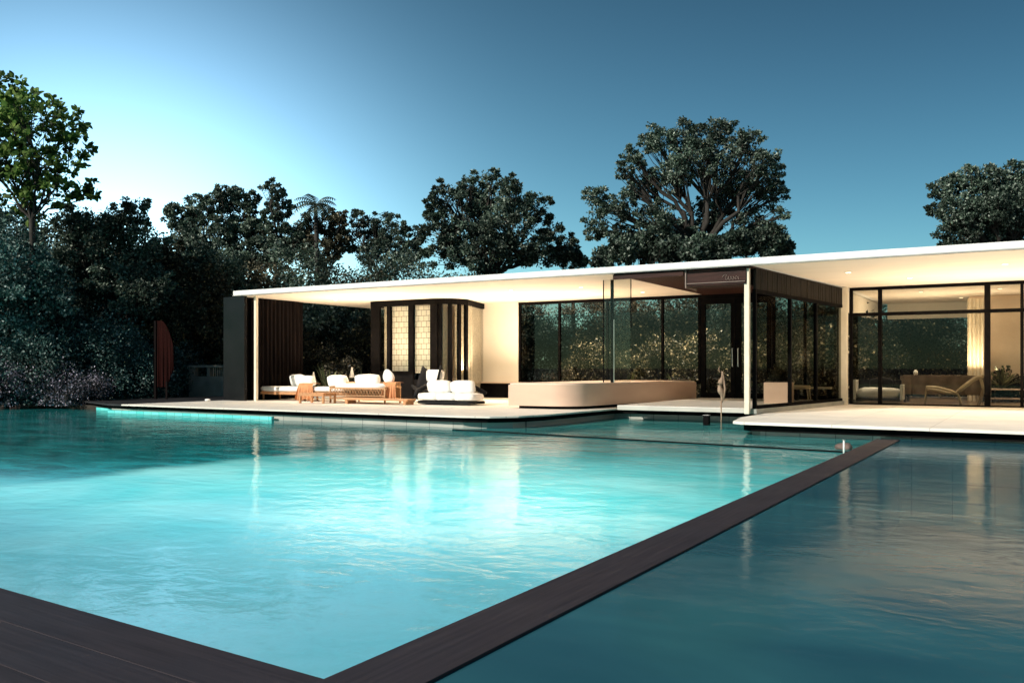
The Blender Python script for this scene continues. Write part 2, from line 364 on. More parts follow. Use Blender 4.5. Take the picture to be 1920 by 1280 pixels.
def shrub_proto(name, w, h, nleaf, lsize, lm, shape='diamond', seed=1, lumps=9):
    """origin at the base; bushy mass standing on the ground"""
    rs = np.random.RandomState(seed); rr = random.Random(seed)
    root = empty(name)
    mb = MB(); cs = []; outs = []
    L = []
    for i in range(lumps):
        a = rr.uniform(0,6.28); q = rr.random()**.5
        L.append((Vector((math.cos(a)*q*w*.36, math.sin(a)*q*w*.36, h*rr.uniform(.22,.80)*(1-.3*q))), w*rr.uniform(.17,.28)))
    for c, r in L:
        mb.tube([Vector((c.x*.15,c.y*.15,-.05)), Vector((c.x*.5,c.y*.5,c.z*.5)), c], [.045,.03,.012], 5, False)
        for dv in rand_dirs(rs, 12):
            tip = c + Vector(dv)*r*rs.uniform(.5,1.05); tip.z = max(.05, tip.z)
            mb.tube([c, (c+tip)/2+Vector((0,0,.03)), tip], [.012,.008,.004], 4, False)
            n = int(nleaf/(lumps*13)); u = rand_dirs(rs,n)*(rs.rand(n)**.5)[:,None]*r*.5
            cs.append(np.array(tip)[None,:]+u); outs.append(u/r+dv*.5)
        n = int(nleaf/(lumps*9)); u = rand_dirs(rs,n)*(rs.rand(n)**.4)[:,None]*r
        cs.append(np.array(c)[None,:]+u); outs.append(u/r)
    C = np.concatenate(cs); C[:,2] = np.abs(C[:,2])
    mb.build('stems', M['bark'], root, True)
    link('foliage', leaf_mesh('foliage', C, lsize, shape, seed, out=np.concatenate(outs)), lm, root)
    return root
def blade_plant(name, n, length, lm, seed):
    rs = np.random.RandomState(seed); root = empty(name)
    mb = MB(); bm = mb.bm
    for i in range(n):
        a = rs.uniform(0,6.283); el = rs.uniform(.5,1.35); ln = length*rs.uniform(.6,1.1); w = ln*rs.uniform(.035,.06)
        d = Vector((math.cos(a)*math.cos(el), math.sin(a)*math.cos(el), math.sin(el))); side = Vector((-math.sin(a),math.cos(a),0))
        prev = None; p = Vector((rs.uniform(-.05,.05),rs.uniform(-.05,.05),0))
        for k in range(7):
            t = k/6; ww = w*(1-t**2.2)*(.6+.8*math.sin(math.pi*min(1,t+.15)))
            v = [bm.verts.new(p-side*ww), bm.verts.new(p+Vector((0,0,-ww*.4))), bm.verts.new(p+side*ww)]
            if prev:
                bm.faces.new((prev[0],prev[1],v[1],v[0])); bm.faces.new((prev[1],prev[2],v[2],v[1]))
            prev = v; d.z -= .20*t*1.3; d.normalize(); p = p + d*ln/6
    mb.build('leaves', lm, root, True)
    return root
def place(proto_used, proto, loc, rz, sc, label, cat, group, name=None):
    o = copy_tree(proto) if proto_used[0] else proto
    proto_used[0] = True
    o.location = loc; o.rotation_euler = (0,0,rz); o.scale = sc if hasattr(sc,'__len__') else (sc,sc,sc)
    tag(o, label, cat, group); return o

# ------------------------------------------------------------------ setting
ZW = -.25
def ring(x0,y0,x1,y1,X0,Y0,X1,Y1,z):
    mb = MB(); bm = mb.bm
    o = [bm.verts.new(p) for p in ((X0,Y0,z),(X1,Y0,z),(X1,Y1,z),(X0,Y1,z))]
    i = [bm.verts.new(p) for p in ((x0,y0,z),(x1,y0,z),(x1,y1,z),(x0,y1,z))]
    for k in range(4): bm.faces.new((o[k],o[(k+1)%4],i[(k+1)%4],i[k]))
    return mb
struct(ring(-34,-9,16,19.6,-1500,-1500,1500,1500,-.05).build('ground', surf('garden_earth',(.020,.022,.012),(.05,.05,.03),1.2,.9,.5,9)))
# water sheets (real slabs of water surface at pool level)
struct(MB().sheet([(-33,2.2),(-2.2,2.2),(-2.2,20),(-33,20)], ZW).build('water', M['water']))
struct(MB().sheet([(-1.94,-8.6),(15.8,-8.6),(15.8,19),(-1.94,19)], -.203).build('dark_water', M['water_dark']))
# basins: floor and walls
mb = MB()
mb.sheet([(-33.5,2.3),(-2.3,2.3),(-2.3,20),(-33.5,20)], -1.55)
bm = mb.bm
for a,b in (((-33,3.9),(-2.27,2.38)),((-2.27,2.38),(-2.27,20))):
    bm.faces.new([bm.verts.new(p) for p in ((*a,-1.6),(*b,-1.6),(*b,-.21),(*a,-.21))])
struct(mb.build('pool_basin', M['basin']))
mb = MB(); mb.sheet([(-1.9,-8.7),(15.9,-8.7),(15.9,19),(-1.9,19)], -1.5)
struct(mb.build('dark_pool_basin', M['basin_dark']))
struct(MB().box(-9.6,14.1,-.62,-2.4,20,-.55).box(-9.55,15.4,-.54,-3,16.4,-.40).build('shallow_pool_floor', surf('shallow_tile',(.12,.30,.29),(.20,.40,.38),1.5,.5,.1)))
# near deck and the walkway between the pools, planks with real gaps
def planks(name, boards, z0, z1, m):
    mb = MB(); bm = mb.bm; uv = bm.loops.layers.uv.new('UVMap')
    for q,(x0,y0,x1,y1,along) in enumerate(boards):
        n0 = len(bm.faces); mb.box(x0,y0,z0,x1,y1,z1,bev=.003); bm.faces.ensure_lookup_table()
        for f in bm.faces[n0:]:
            for l in f.loops:
                c = l.vert.co; l[uv].uv = (c.x+q*7.3, c.y+q*.37) if along=='x' else (c.y+q*7.3, c.x+q*.37)
    return mb.build(name, m)
bd = []
y = 2.45
while y > -8.4:
    xa = -1.95
    while xa > -33:
        xb = xa - rnd.uniform(4.2, 6.5); bd.append((xb+.004,y-.295,xa,y,'x')); xa = xb
    y -= .298
dk = struct(planks('deck', bd, -.30, -.194, M['deckwood']))
dk.matrix_world = Matrix.Translation((-2.26,2.45,0)) @ Matrix.Rotation(R(-3.6),4,'Z') @ Matrix.Translation((2.26,-2.45,0))
bd = [(-2.262,-8.5,-1.915,2.2,'y'),(-2.262,2.204,-1.915,6.4,'y'),(-2.262,6.404,-1.915,10.9,'y'),(-2.262,10.904,-1.915,15.3,'y')]
struct(planks('walkway', bd, -.235, -.19, M['deckwood']))
struct(MB().box(-2.25,-8.5,-1.6,-1.925,15.3,-.24).build('walkway_wall', M['black']))
# weir: the dark rimmed wall between pool and shallow rear strip
wl = [(-9.8,14.22),(-2.27,13.25),(-2.27,13.43),(-9.8,14.40)]
struct(MB().prism(wl, -1.6, -.262).build('pool_weir', M['greypave']))
struct(MB().prism([(-9.8,14.17),(-2.27,13.20),(-2.27,13.262),(-9.8,14.232)], -.5, -.232).build('weir_rim', M['black']))
# terraces
left = [(-20.75,14.74),(-9.9,14.6),(-9.3,14.75),(-8.9,15.2),(-8.7,16.0),(-8.65,17.2),(-8.6,19.4),(-5.0,19.4),(-5.0,24.6),(-20.75,24.6)]
def inset(p, d):
    return [(x,y) for x,y in p]
struct(MB().prism([(-24.2,15.9),(-21.5,14.86),(-20.76,14.78),(-20.76,24.6),(-24.2,24.6)], -.05, -.004).build('shaded_terrace', surf('shade_dark_stone',(.006,.006,.008),(.02,.019,.022),3,.6,.2,20,(.4,5,1))))  # terrace continues here; its shade is painted as a near-black surface
struct(MB().prism(left, -.035, 0, .008).build('terrace', M['paver']))
lb = [(-21.48,14.95),(-9.9,14.68),(-9.4,14.82),(-9.0,15.25),(-8.8,16.0),(-8.75,17.2),(-8.7,19.48),(-5.0,19.48),(-5.0,24.5),(-21.48,24.5)]
struct(MB().prism(lb, -.13, -.037).build('terrace_edge', M['black']))
lw = [(-21.45,14.95),(-9.95,14.78),(-9.5,14.95),(-9.1,15.3),(-8.9,16.0),(-8.85,17.2),(-8.8,19.6),(-5.0,19.6),(-5.0,24.4),(-21.45,24.4)]
struct(MB().prism(lw, -1.6, -.132).build('pool_wall', M['pooltile']))
right = [(-4.75,15.75),(-4.55,15.58),(10,14.95),(16,14.9),(16,33),(-4.45,33),(-4.3,24.4),(-4.98,20.5),(-4.98,17.0)]
struct(MB().prism(right, -.05, 0, .012).build('terrace', M['terrace']))
rb = [(-4.6,15.9),(-4.4,15.72),(10,15.10),(16,15.05),(16,32),(-4.4,32),(-4.85,20.5),(-4.85,17.2)]
struct(MB().prism(rb, -.17, -.052).build('terrace_edge', M['black']))
rw = [(-4.5,16.1),(-4.3,15.9),(10,15.28),(16,15.25),(16,31),(-4.3,31),(-4.75,20.5),(-4.75,17.4)]
struct(MB().prism(rw, -1.6, -.172).build('pool_wall', M['pooltile']))
# garden bank beyond the pool on the left, and its tile rim coloured as lit by the pool
struct(MB().prism([(-34,16.6),(-27,16.2),(-23.5,15.7),(-21.5,15.3),(-21.5,19.7),(-34,19.7)], -1.6, -.12).build('garden_bank', M['soil']))
struct(MB().prism([(-24.6,16.05),(-22,15.3),(-21.3,14.72),(-15.2,14.68),(-15.2,14.76),(-21.2,14.94),(-21.9,15.5),(-24.6,16.2)], -1.6, -.165).build('pool_rim', M['lit_aquatile']))
struct(MB().prism([(-24.6,15.5),(-21.9,14.9),(-20,14.4),(-12.5,14.35),(-12.5,14.70),(-21.3,14.74),(-24.6,16.1)], -.40, -.285).build('pool_step', M['lit_aquatile']))
struct(MB().prism([(-34,16.45),(-27,16.05),(-24.6,15.95),(-24.6,16.4),(-27,16.5),(-34,16.9)], -.5, -.09).build('pool_kerb', surf('red_brown_kerb',(.04,.018,.015),(.09,.04,.03),4,.7,.3)))

# ------------------------------------------------------------------ house
H = empty('house', (0,0,0), 0, 'long low glass pavilion under a thin flat white roof beyond the pool', 'house')
ZC, ZT = 3.05, 3.21
rp = [(-20.3,18.1),(9,18.1),(9,31.6),(-5.0,31.6),(-5.0,25.0),(-20.3,25.0)]
roof = MB().prism(rp, ZC+.012, ZT, .01).build('roof', M['fascia'], H)
MB().box(-20.31,18.082,ZC+.008,9,18.098,ZC+.030).build('drip_edge', surf('zinc_strip',(.30,.30,.29),(.42,.41,.39),3,.45,.1), H)
MB().prism([(-20.28,18.13),(-8.22,18.13),(-8.22,24.98),(-20.28,24.98)], ZC, ZC+.010).build('soffit', M['soffit'], H)
MB().prism([(-5.02,18.13),(8.98,18.13),(8.98,31.58),(-4.3,31.58),(-4.3,24.6)], ZC, ZC+.010).build('soffit', M['soffit'], H)
MB().prism([(-8.2,18.2),(-5.1,18.2),(-4.5,24.98),(-8.2,24.98)], ZC-.02, ZC+.008).build('timber_soffit', M['darkwood'], H)
# timber beam box with its scrawled mark
beam = MB().box(-6.5,18.22,2.70,-5.22,18.9,3.045,.008).build('timber_beam', M['darkwood'], H)
MB().box(-6.52,18.195,2.745,-5.24,18.215,2.76).box(-6.53,18.19,2.66,-6.505,18.9,3.04).build('beam_trim', M['pale'], beam)
sq = []
for i in range(60):
    t = i/59; sq.append((-5.72+.36*t+.018*math.sin(t*43), 18.208, 2.83+.035*math.sin(t*38+.6)+(.09*math.exp(-((t-.12)/.07)**2))))
MB().tube(sq, .0045, 5).build('mark', M['pale'], beam)
MB().box(-8.2,18.16,2.93,-6.56,18.24,3.03).build('timber_beam', M['darkwood'], H)
# angled side glass wall from front column back to the room: direction and helpers
A0, A1 = Vector((-5.12,18.45)), Vector((-4.42,24.4))
ad = (A1-A0).normalized(); an = Vector((ad.y,-ad.x))
def wallbox(mb, t0, t1, z0, z1, th=.04, off=0.0, bev=0):
    L = (A1-A0).length
    p = A0 + ad*t0*L + an*(off-th/2); q = A0 + ad*t1*L + an*(off-th/2); r = q + an*th; s = p + an*th
    return mb.prism([p,q,r,s], z0, z1)
# vertical plank fascia above side glass: each plank a bit proud
mb = MB()
for i in range(44):
    wallbox(mb, i/44+.001, (i+.9)/44, 2.60, 3.03, .05, .0+.012*rnd.random())
mb.build('plank_fascia', M['plank'], H)
mb = MB()
wallbox(mb, 0,1,2.52,2.60,.08); wallbox(mb,0,1,.10,.17,.08)
for t in (0.0,.34,.63,.985): wallbox(mb,t,t+.012,.17,2.52,.075)
sg = mb.build('window_frame', M['black'], H)
for a,b in ((.012,.34),(.352,.63),(.642,.985)):
    mb = MB(); wallbox(mb,a,b,.17,2.52,.012); mb.build('pane', M['glass_side'], sg)
mb = MB(); wallbox(mb,-.01,1.0,0.0,.10,.16); mb.build('plinth', M['greypave'], H)
# raised slab of the covered entry
MB().box(-8.25,18.5,0.004,-5.2,24.4,.11,.01).build('entry_slab', surf('slab_stone',(.5,.47,.42),(.62,.58,.52),2,.4,.08), H)
# columns
MB().box(-5.27,18.25,.0,-5.17,18.35,ZC-.03,.006).build('column', M['column'], H)
MB().box(-19.66,18.3,0,-19.575,18.385,ZC,.006).build('column', M['column'], H)
MB().box(-4.50,24.18,0,-4.30,24.38,ZC,.008).build('column', M['column'], H)
# left end: black front panel and side wall
MB().box(-20.74,18.12,0,-19.86,18.22,3.04,.006).build('dark_panel', M['blackpanel'], H)
MB().box(-20.34,18.24,0,-20.20,20.7,3.045).build('side_wall', M['black'], H)
# bay room with rounded corner
BY = 21.75
BL, BR = xy(697,BY), -15.05
def bayline():
    pts = [(BL,24.9),(BL,BY)]
    r = .75; cxx, cy = BR-r, BY+r
    for i in range(9):
        a = -math.pi/2 + i/8*math.pi/2
        pts.append((cxx+math.cos(a)*r, cy+math.sin(a)*r))
    pts.append((-15.80,24.9)); return pts
def path_boxes(mb, pts, off_in, off_out, z0, z1, i0=0, i1=None):
    i1 = i1 if i1 is not None else len(pts)-1
    for i in range(i0,i1):
        p, q = Vector(pts[i]), Vector(pts[i+1]); d = (q-p).normalized(); n = Vector((d.y,-d.x))
        mb.prism([p+n*off_in-d*.002, q+n*off_in+d*.002, q+n*off_out+d*.002, p+n*off_out-d*.002], z0, z1)
    return mb
bl = bayline()
fr = path_boxes(MB(), bl, -.05, .05, 2.88, 3.045)
bay = fr.build('window_frame', M['black'], H)
path_boxes(MB(), bl, -.05, .05, 0.003, .06).build('sill', M['black'], bay)
def mull(x0,x1,y=21.75,z0=.06,z1=2.88,th=.05): return MB().box(x0,y-th,z0,x1,y+th,z1)
bx_ = [xy(p,BY) for p in (697,713,727,733,767,776,808,821)]
for x0,x1 in ((BL,bx_[1]),(bx_[2],bx_[3]),(bx_[4],bx_[5]),(bx_[6],bx_[7])):
    mull(x0,x1).build('mullion', M['black'], bay)
MB().box(bx_[1],21.72,.06,bx_[4],21.80,.86).build('spandrel', M['black'], bay)
MB().box(bx_[5],21.73,.06,bx_[6],21.79,.60).build('spandrel', M['black'], bay)
for k in (3,5,7,9):
    p = Vector(bl[k+1]); MB().box(p.x-.05,p.y-.05,.06,p.x+.05,p.y+.05,2.88).build('mullion', M['black'], bay)
gl = path_boxes(MB(), bl, -.006, .006, .86, 2.88, 1, 2); path_boxes(gl, bl, -.006,.006,.06,2.88,2,11)
gl.build('pane', glass_mat('bay_glass',(.93,.93,.92),.7), bay)
# back wall pieces at Y 24.5
WX = xy(972,24.42)
MB().box(-15.78,24.40,.50,WX,24.60,ZC-.002).build('wall', M['cream'], H)
MB().box(-18.4,24.75,0,-15.9,24.9,ZC-.01).build('wall', M['plaster'], H)
MB().box(-15.7,24.28,.0,-12.2,24.56,.46,.004).build('plinth', M['black'], H)
MB().box(-15.62,24.2,.465,-12.2,24.398,.50,.004).build('ledge', M['pinktop'], H)
# long window
lwf = MB().box(WX+.002,24.42,2.96,-8.32,24.54,3.045).build('window_frame', M['black'], H)
MB().box(WX+.002,24.42,.50,-8.32,24.54,.56).build('sill', M['black'], lwf)
xs = [WX+.002, xy(1047,24.45), xy(1137,24.45), xy(1240,24.45), -8.38]
for x in xs: MB().box(x,24.43,.56,x+.06,24.53,2.96).build('mullion', M['black'], lwf)
for a,b in zip(xs[:-1],xs[1:]): MB().box(a+.06,24.475,.56,b,24.487,2.96).build('pane', M['glass'], lwf)
# doors
for i,(x0,x1) in enumerate(((-8.3,-7.3),(-7.28,-6.3))):
    f = MB(); t=.13
    f.box(x0,24.42,.12,x0+t,24.52,2.9).box(x1-t,24.42,.12,x1,24.52,2.9).box(x0+t,24.42,2.76,x1-t,24.52,2.9).box(x0+t,24.42,.12,x1-t,24.52,.26)
    d = f.build('door', M['black'], H)
    MB().box(x0+t,24.465,.26,x1-t,24.477,2.76).build('pane', M['glass'], d)
    hx = x1-.07 if i==0 else x0+.07
    MB().tube([(hx,24.40,1.0),(hx,24.36,1.0),(hx,24.36,1.5),(hx,24.40,1.5)],.012,8).build('handle', M['steel'], d)
MB().box(-8.32,24.40,2.902,-4.5,24.56,3.04).build('door_header', M['black'], H)
ef = MB().box(-6.28,24.42,.114,-4.5,24.50,.22).build('window_frame', M['black'], H)
for x in (-6.28,-5.45,-4.58): MB().box(x,24.42,.222,x+.08,24.50,2.90).build('mullion', M['black'], ef)
for a,b in ((-6.2,-5.45),(-5.37,-4.58)): MB().box(a,24.455,.222,b,24.467,2.90).build('pane', M['glass'], ef)
# right room window wall
zt = 2.30
rwf = MB().box(-4.28,24.42,2.97,8.9,24.54,3.045).build('window_frame', M['black'], H)
MB().box(-4.28,24.42,zt,8.9,24.54,zt+.085).build('transom', M['black'], rwf)
MB().box(-4.28,24.42,0.014,8.9,24.54,.04).build('sill', M['black'], rwf)
ms = [(-4.28,-4.20),(-3.58,-3.49),(-1.16,-1.03),(-.40,-.33),(1.9,2.0),(4.5,4.6),(7,7.1)]
for a,b in ms:
    MB().box(a,24.40,.04,b,24.52,zt-.002).build('mullion', M['black'], rwf)
    MB().box(a,24.40,zt+.087,b,24.52,2.968).build('mullion', M['black'], rwf)
for (a,b),(c,d) in zip(ms[:-1],ms[1:]):
    MB().box(b,24.475,.04,c,24.487,zt).build('pane', M['glass'], rwf)
    MB().box(b,24.475,zt+.085,c,24.487,2.97).build('pane', M['glass'], rwf)
# interior shell of right room
MB().box(-4.3,24.56,.002,8.9,31.4,.012).build('floor', M['floorwood'], H)
MB().box(-4.3,31.3,2.55,8.9,31.45,3.045).build('wall', M['cream'], H)
MB().box(xy(1817,28.9),28.9,.02,4.5,29.05,3.04).build('wall', M['plaster'], H)
MB().box(-4.62,24.56,2.5,-4.5,31.4,3.04).build('wall', M['cream'], H)
MB().box(8.75,24.6,.0,8.9,31.3,3.04).build('wall', M['cream'], H)
# downlights
def downlight(x,y,power=0,zc=ZC):
    mb = MB(); mb.tube([(x,y,zc-.012),(x,y,zc-.001)],.075,16); d = mb.build('downlight', M['fascia'], H)
    MB().tube([(x,y,zc-.016),(x,y,zc-.0125)],.052,16).build('lamp_lens', M['lampglow'], d)
    if power:
        l = bpy.data.lights.new('downlight_lamp','SPOT'); l.energy = power; l.color = (1,.82,.60); l.spot_size = R(125); l.spot_blend = .8; l.shadow_soft_size = .05
        lo = bpy.data.objects.new('downlight_lamp', l); COL.objects.link(lo); lo.location = (0,0,0); lo.parent = d; lo.location = (x,y,zc-.03)
for x,y,p in ((-18.6,20.6,0),(-17.4,20.4,210),(-16.0,20.4,230),(-14.3,21.4,160),(-13.4,23.2,140),(-12.2,20.4,0),(-11.5,22.6,90),(-10.2,20.6,0),(-9.4,22.8,90),
              (-3.6,20.4,0),(-2.6,22.4,60),(-.6,20.4,0),(.4,22.6,60),(3,21.6,0),(-2.8,26.6,300),(-.9,26.6,220),(.6,27.4,260),(-2.0,29.4,100),(3.4,27,0)):
    downlight(x,y,p)
# upward area lights without fixtures, added to make the soffits glow
def area(name, loc, rot, sx, sy, e, c=(1,.78,.54), parent=H, spread=170):
    l = bpy.data.lights.new(name,'AREA'); l.shape='RECTANGLE'; l.size=sx; l.size_y=sy; l.energy=e; l.color=c; l.spread=R(spread)
    o = bpy.data.objects.new(name,l); COL.objects.link(o); o.location=loc; o.rotation_euler=rot; o.parent = parent; return o
area('soffit_fill',(-13,22.6,.9),(math.pi,0,0),5,.3,260)
area('soffit_fill',(-17.2,20.4,.9),(math.pi,0,0),3.5,.3,170)
area('soffit_fill',(0,22.8,.12),(math.pi,0,0),6,.3,260)
area('soffit_fill',(-2.4,27.6,.9),(math.pi,0,0),3,.3,150)
for x in (-13.2,-12,-10.8,-9.6,-8.4,-7.0,-5.5):  # spots without fixtures, added to brighten the courtyard leaves
    l = bpy.data.lights.new('courtyard_fill','SPOT'); l.energy=330; l.color=(1,.84,.62); l.spot_size=R(120); l.spot_blend=.9; l.shadow_soft_size=.04
    o = bpy.data.objects.new('courtyard_fill',l); COL.objects.link(o); o.location=(x,24.9,2.95); o.rotation_euler=(R(28),0,0); o.parent=H

for x,y,sx,sy,e in ((-6.6,5.8,6,4,260),(-5.6,9.4,5,2.5,110),(-3.7,6.4,2,2.5,50),(-10.5,4.8,4,2.2,110)):  # wide area lights added on the basin floor to brighten the water
    area('pool_fill',(x,y,-1.50),(math.pi,0,0),sx,sy,e,(.75,.97,1.0),None)
# ------------------------------------------------------------------ planter, glass screen, blinds, curtains
pl = empty('planter', (0,0,0), 0, 'long pink rendered planter with a rounded corner below the long window', 'planter')
pp = [(-10.80,23.9),(-10.80,17.95),(-9.75,18.02)]
for i in range(29):
    a = -math.pi/2+i/28*math.pi*.47; pp.append((-9.75+.75*math.cos(a)+.02*i/28, 18.77+.75*math.sin(a)))
pp += [(-8.35,24.2),(-10.8,24.2)]
pp = pp[1:]
def scale_poly(p,k,c=(-9.75,20.5)): return [(c[0]+(x-c[0])*k, c[1]+(y-c[1])*(1-(1-k)*.4)) for x,y in p]
MB().prism(pp,.07,.56,.02).build('body', M['pink'], pl)
MB().prism(scale_poly(pp,.97),.562,.60,.01).build('coping', M['pinktop'], pl)
MB().prism(scale_poly(pp,.82),.004,.068).build('base', M['black'], pl)
MB().box(-10.7,24.0-.0,.6,-8.6,24.3,.62).build('soil', M['soil'], pl)
gs = empty('glass_screen',(-8.9,19.2,0),0,'clear frameless glass screen hanging from the soffit over the planter','screen')
MB().box(0,-.006,.615,.68,.006,3.04).build('pane', M['clear'], gs)
MB().box(-.02,-.012,.612,-.002,.012,3.04).build('edge_strip', M['black'], gs)
MB().box(.682,-.012,1.9,.70,.012,3.04).build('edge_strip', M['black'], gs)
MB().box(.16,.02,.61,.22,.08,3.04).build('post', M['black'], gs)
MB().box(.235,.03,.61,.25,.05,2.1).build('rod', M['steel'], gs)

def curtain(name, label, x0,y0,x1,y1,z0,z1,m,waves,amp=.04,group=None):
    L = math.hypot(x1-x0,y1-y0); d = Vector(((x1-x0)/L,(y1-y0)/L)); n = Vector((-d.y,d.x)); N = waves*8
    mb = MB(); bm = mb.bm; rows = 8; prev = None; rr = random.Random(int(x0*10)); ph=[rr.uniform(-.5,.5) for _ in range(N+1)]
    for k in range(rows+1):
        z = z0+(z1-z0)*k/rows; row=[]
        for i in range(N+1):
            t=i/N; a = amp*(math.sin(i/8*2*math.pi+ph[i]*.3)+.3*math.sin(i/3.1))*(1.15-.4*k/rows)
            row.append(bm.verts.new((x0+d.x*L*t+n.x*a, y0+d.y*L*t+n.y*a, z)))
        if prev:
            for i in range(N): bm.faces.new((prev[i],prev[i+1],row[i+1],row[i]))
        prev=row
    o = mb.build(name,m,None,True); tag(o,label,'curtain',group); return o
curtain('curtain','black pleated curtain drawn along the left end of the terrace',-20.1,18.6,-20.1,20.75,.02,3.03,M['curt_dark'],13,.05)
curtain('curtain','narrow straw coloured curtain at the left edge of the bay window',bx_[1],21.95,bx_[2],21.95,.1,2.88,M['curt_straw'],3,.03)
curtain('curtain','straw coloured curtain behind the rounded corner of the bay',bx_[7],21.98,BR-.45,22.1,.08,2.88,M['curt_straw'],5,.04)
curtain('curtain','speckled straw curtain at right side of the bay window',BR-.30,22.35,BR-.28,22.9,.08,2.88,M['curt_straw'],6,.04)
curtain('curtain','straw coloured curtain along right flank of the bay, next to cream wall',BR-.10,22.75,-15.80,24.55,.08,2.88,M['curt_straw'],9,.04)
curtain('curtain','cream curtain gathered beside beige wall in right room',-1.75,28.0,-1.35,28.0,.03,2.9,M['curt_cream'],4,.05)
for i,(x0,x1,lb) in enumerate(((bx_[3],bx_[4],'woven grid blind behind wider left pane of the bay window'),(bx_[5],bx_[6],'woven grid blind behind right pane of the bay window, next to the corner'))):
    b = empty('blind',((x0+x1)/2,21.83,0),0,lb,'blind','woven blinds in the bay window'); w=(x1-x0)/2
    MB().box(-w,-.006,.80,w,.006,2.86).build('fabric', M['blind'], b)
    MB().box(-w,-.02,.77,w,.02,.80).build('bottom_rail', M['black'], b)

# ------------------------------------------------------------------ furniture
def lerp3(a,b,t): return Vector(a).lerp(Vector(b),t)
# daybed
d = empty('daybed',(-19.25,19.35,0),R(2),'long teak daybed with thick white mattress at the dark curtain end','daybed')
mb = MB(); mb.box(-.98,-.42,.20,.98,.42,.30,.02); mb.build('frame', M['teak'], d, False)
MB().cushion((0,0,.385),(1.98,.84,.19),e=6,wob=.004).build('mattress', M['white_fab'], d, True)
for x in (-.75,.75):
    for y in (-.34,.34): MB().tube([(x,y,.21),(x,y,0)],[.03,.022],8).build('leg', M['teak'], d, True)
for i,(x,z,rx,s,lb) in enumerate(((-19.05,.60,R(14),(.52,.16,.34),'square white pillow standing on the daybed, left of two'),(-18.62,.58,R(18),(.50,.18,.30),'rounder grey-white pillow on the right end of the daybed'))):
    o = MB().cushion((0,0,0),s,(rx,0,R(6-10*i)),e=5.5,seed=i+1).build('pillow', M['white_fab'], None, True); o.location=(x,19.45,z-.01); tag(o,lb,'pillow','white pillows')
# sun chaise with orange throw
c = empty('chaise',(-17.55,19.2,0),R(4),'teak chaise with white cushion between daybed and wicker sofa','chaise')
MB().box(-.85,-.34,.24,.95,.34,.31,.015).build('frame', M['teak'], c)
MB().cushion((.0,0,.40),(1.7,.66,.17),e=5,wob=.006,seed=3).build('seat_cushion', M['white_fab'], c, True)
MB().cushion((.15,.18,.66),(.66,.20,.42),(R(16),0,0),e=6,seed=4).build('back_cushion', M['white_fab'], c, True)
for x in (-.7,.8):
    for y in (-.28,.28): MB().tube([(x,y,.25),(x+.03,y,0)],[.035,.025],8).build('leg', M['teak'], c, True)
def drape(name,label,cx,cy,zt,w,dep,drop,m,seed,flare=.25):
    mb = MB(); bm=mb.bm; N=40; prof=[(dep,zt),(dep*.5,zt+.02),(0,zt+.015),(-.03,zt-.03)]
    for k in range(1,9): prof.append((-.05-flare*.1*k/8*2, zt-.03-drop*k/8))
    prev=None
    for k,(y,z) in enumerate(prof):
        f = max(0,(k-3)/8); row=[]
        for i in range(N+1):
            u=i/N-.5; a=.045*f*math.sin(u*34+seed)+.02*f*math.sin(u*77+seed*2)
            row.append(bm.verts.new((cx+u*w*(1+flare*f), cy+y-a-.01, max(.02,z+.04*f*math.sin(u*9+seed)))))
        if prev:
            for i in range(N): bm.faces.new((prev[i],prev[i+1],row[i+1],row[i]))
        prev=row
    o=mb.build(name,m,None,True); tag(o,label,'throw'); return o
drape('throw','tan orange throw hanging in folds over the front of the teak chaise',-18.12,18.86,.50,.55,.35,.44,M['throw'],1)
drape('throw','crumpled orange throw slung over the right arm of the wicker sofa',-14.98,18.75,.56,.42,.35,.40,M['throw'],2.2,.4)
# low slatted table in front
t = empty('coffee_table',(-16.85,17.95,0),R(3),'low teak side table standing before the wicker sofa','table')
mb=MB()
for i in range(7): mb.box(-.42+i*.121,-.25,.26,-.42+i*.121+.108,.25,.285,.004)
mb.build('tabletop',M['teak'],t); MB().box(-.43,-.27,.20,.43,-.245,.26).box(-.43,.245,.20,.43,.27,.26).box(-.43,-.245,.2,-.405,.245,.26).box(.405,-.245,.2,.43,.245,.26).build('apron',M['teak'],t)
for x in (-.40,.40):
    for y in (-.24,.24): MB().box(x-.025,y-.025,0,x+.025,y+.025,.2).build('leg',M['teak'],t)
# wicker sofa with zigzag lattice back panel
s = empty('wicker_sofa',(-15.95,18.85,0),R(3),'tan wicker sofa with zigzag lattice side and white cushions','sofa')
W=.92
MB().box(-W,-.36,.12,W,.40,.18,.01).box(-W,-.36,.44,W,-.31,.49,.01).box(-W,-.36,.22,W,-.31,.25).build('frame',M['wicker'],s)
mb=MB(); n=9
for i in range(n):
    x0=-W+.06+i*(2*W-.12)/n; x1=x0+(2*W-.12)/n
    mb.tube([(x0,-.335,.25),((x0+x1)/2,-.335,.44),(x1,-.335,.25)],.013,6); mb.tube([(x0,-.345,.44),((x0+x1)/2,-.345,.25),(x1,-.345,.44)],.010,6)
mb.build('lattice',M['wicker'],s,True)
MB().box(-W,.34,.18,W,.40,.66,.02).build('backrest',M['wicker'],s)
for x in (-W,W):
    for y in (-.34,.36): MB().tube([(x,y,.0),(x,y,.5)],.03,8).build('leg',M['wicker'],s,True)
    MB().tube([(x,-.36,.5),(x*1.02,0,.52),(x,.38,.5)],.03,8).build('armrest',M['wicker'],s,True)
MB().cushion((0,-.0,.52),(1.74,.66,.20),e=5,wob=.01,seed=5).build('seat_cushion',M['white_fab'],s,True)
MB().cushion((-.1,.26,.74),(.80,.18,.32),(R(14),0,0),e=6,seed=6).build('back_cushion',M['white_fab'],s,True)
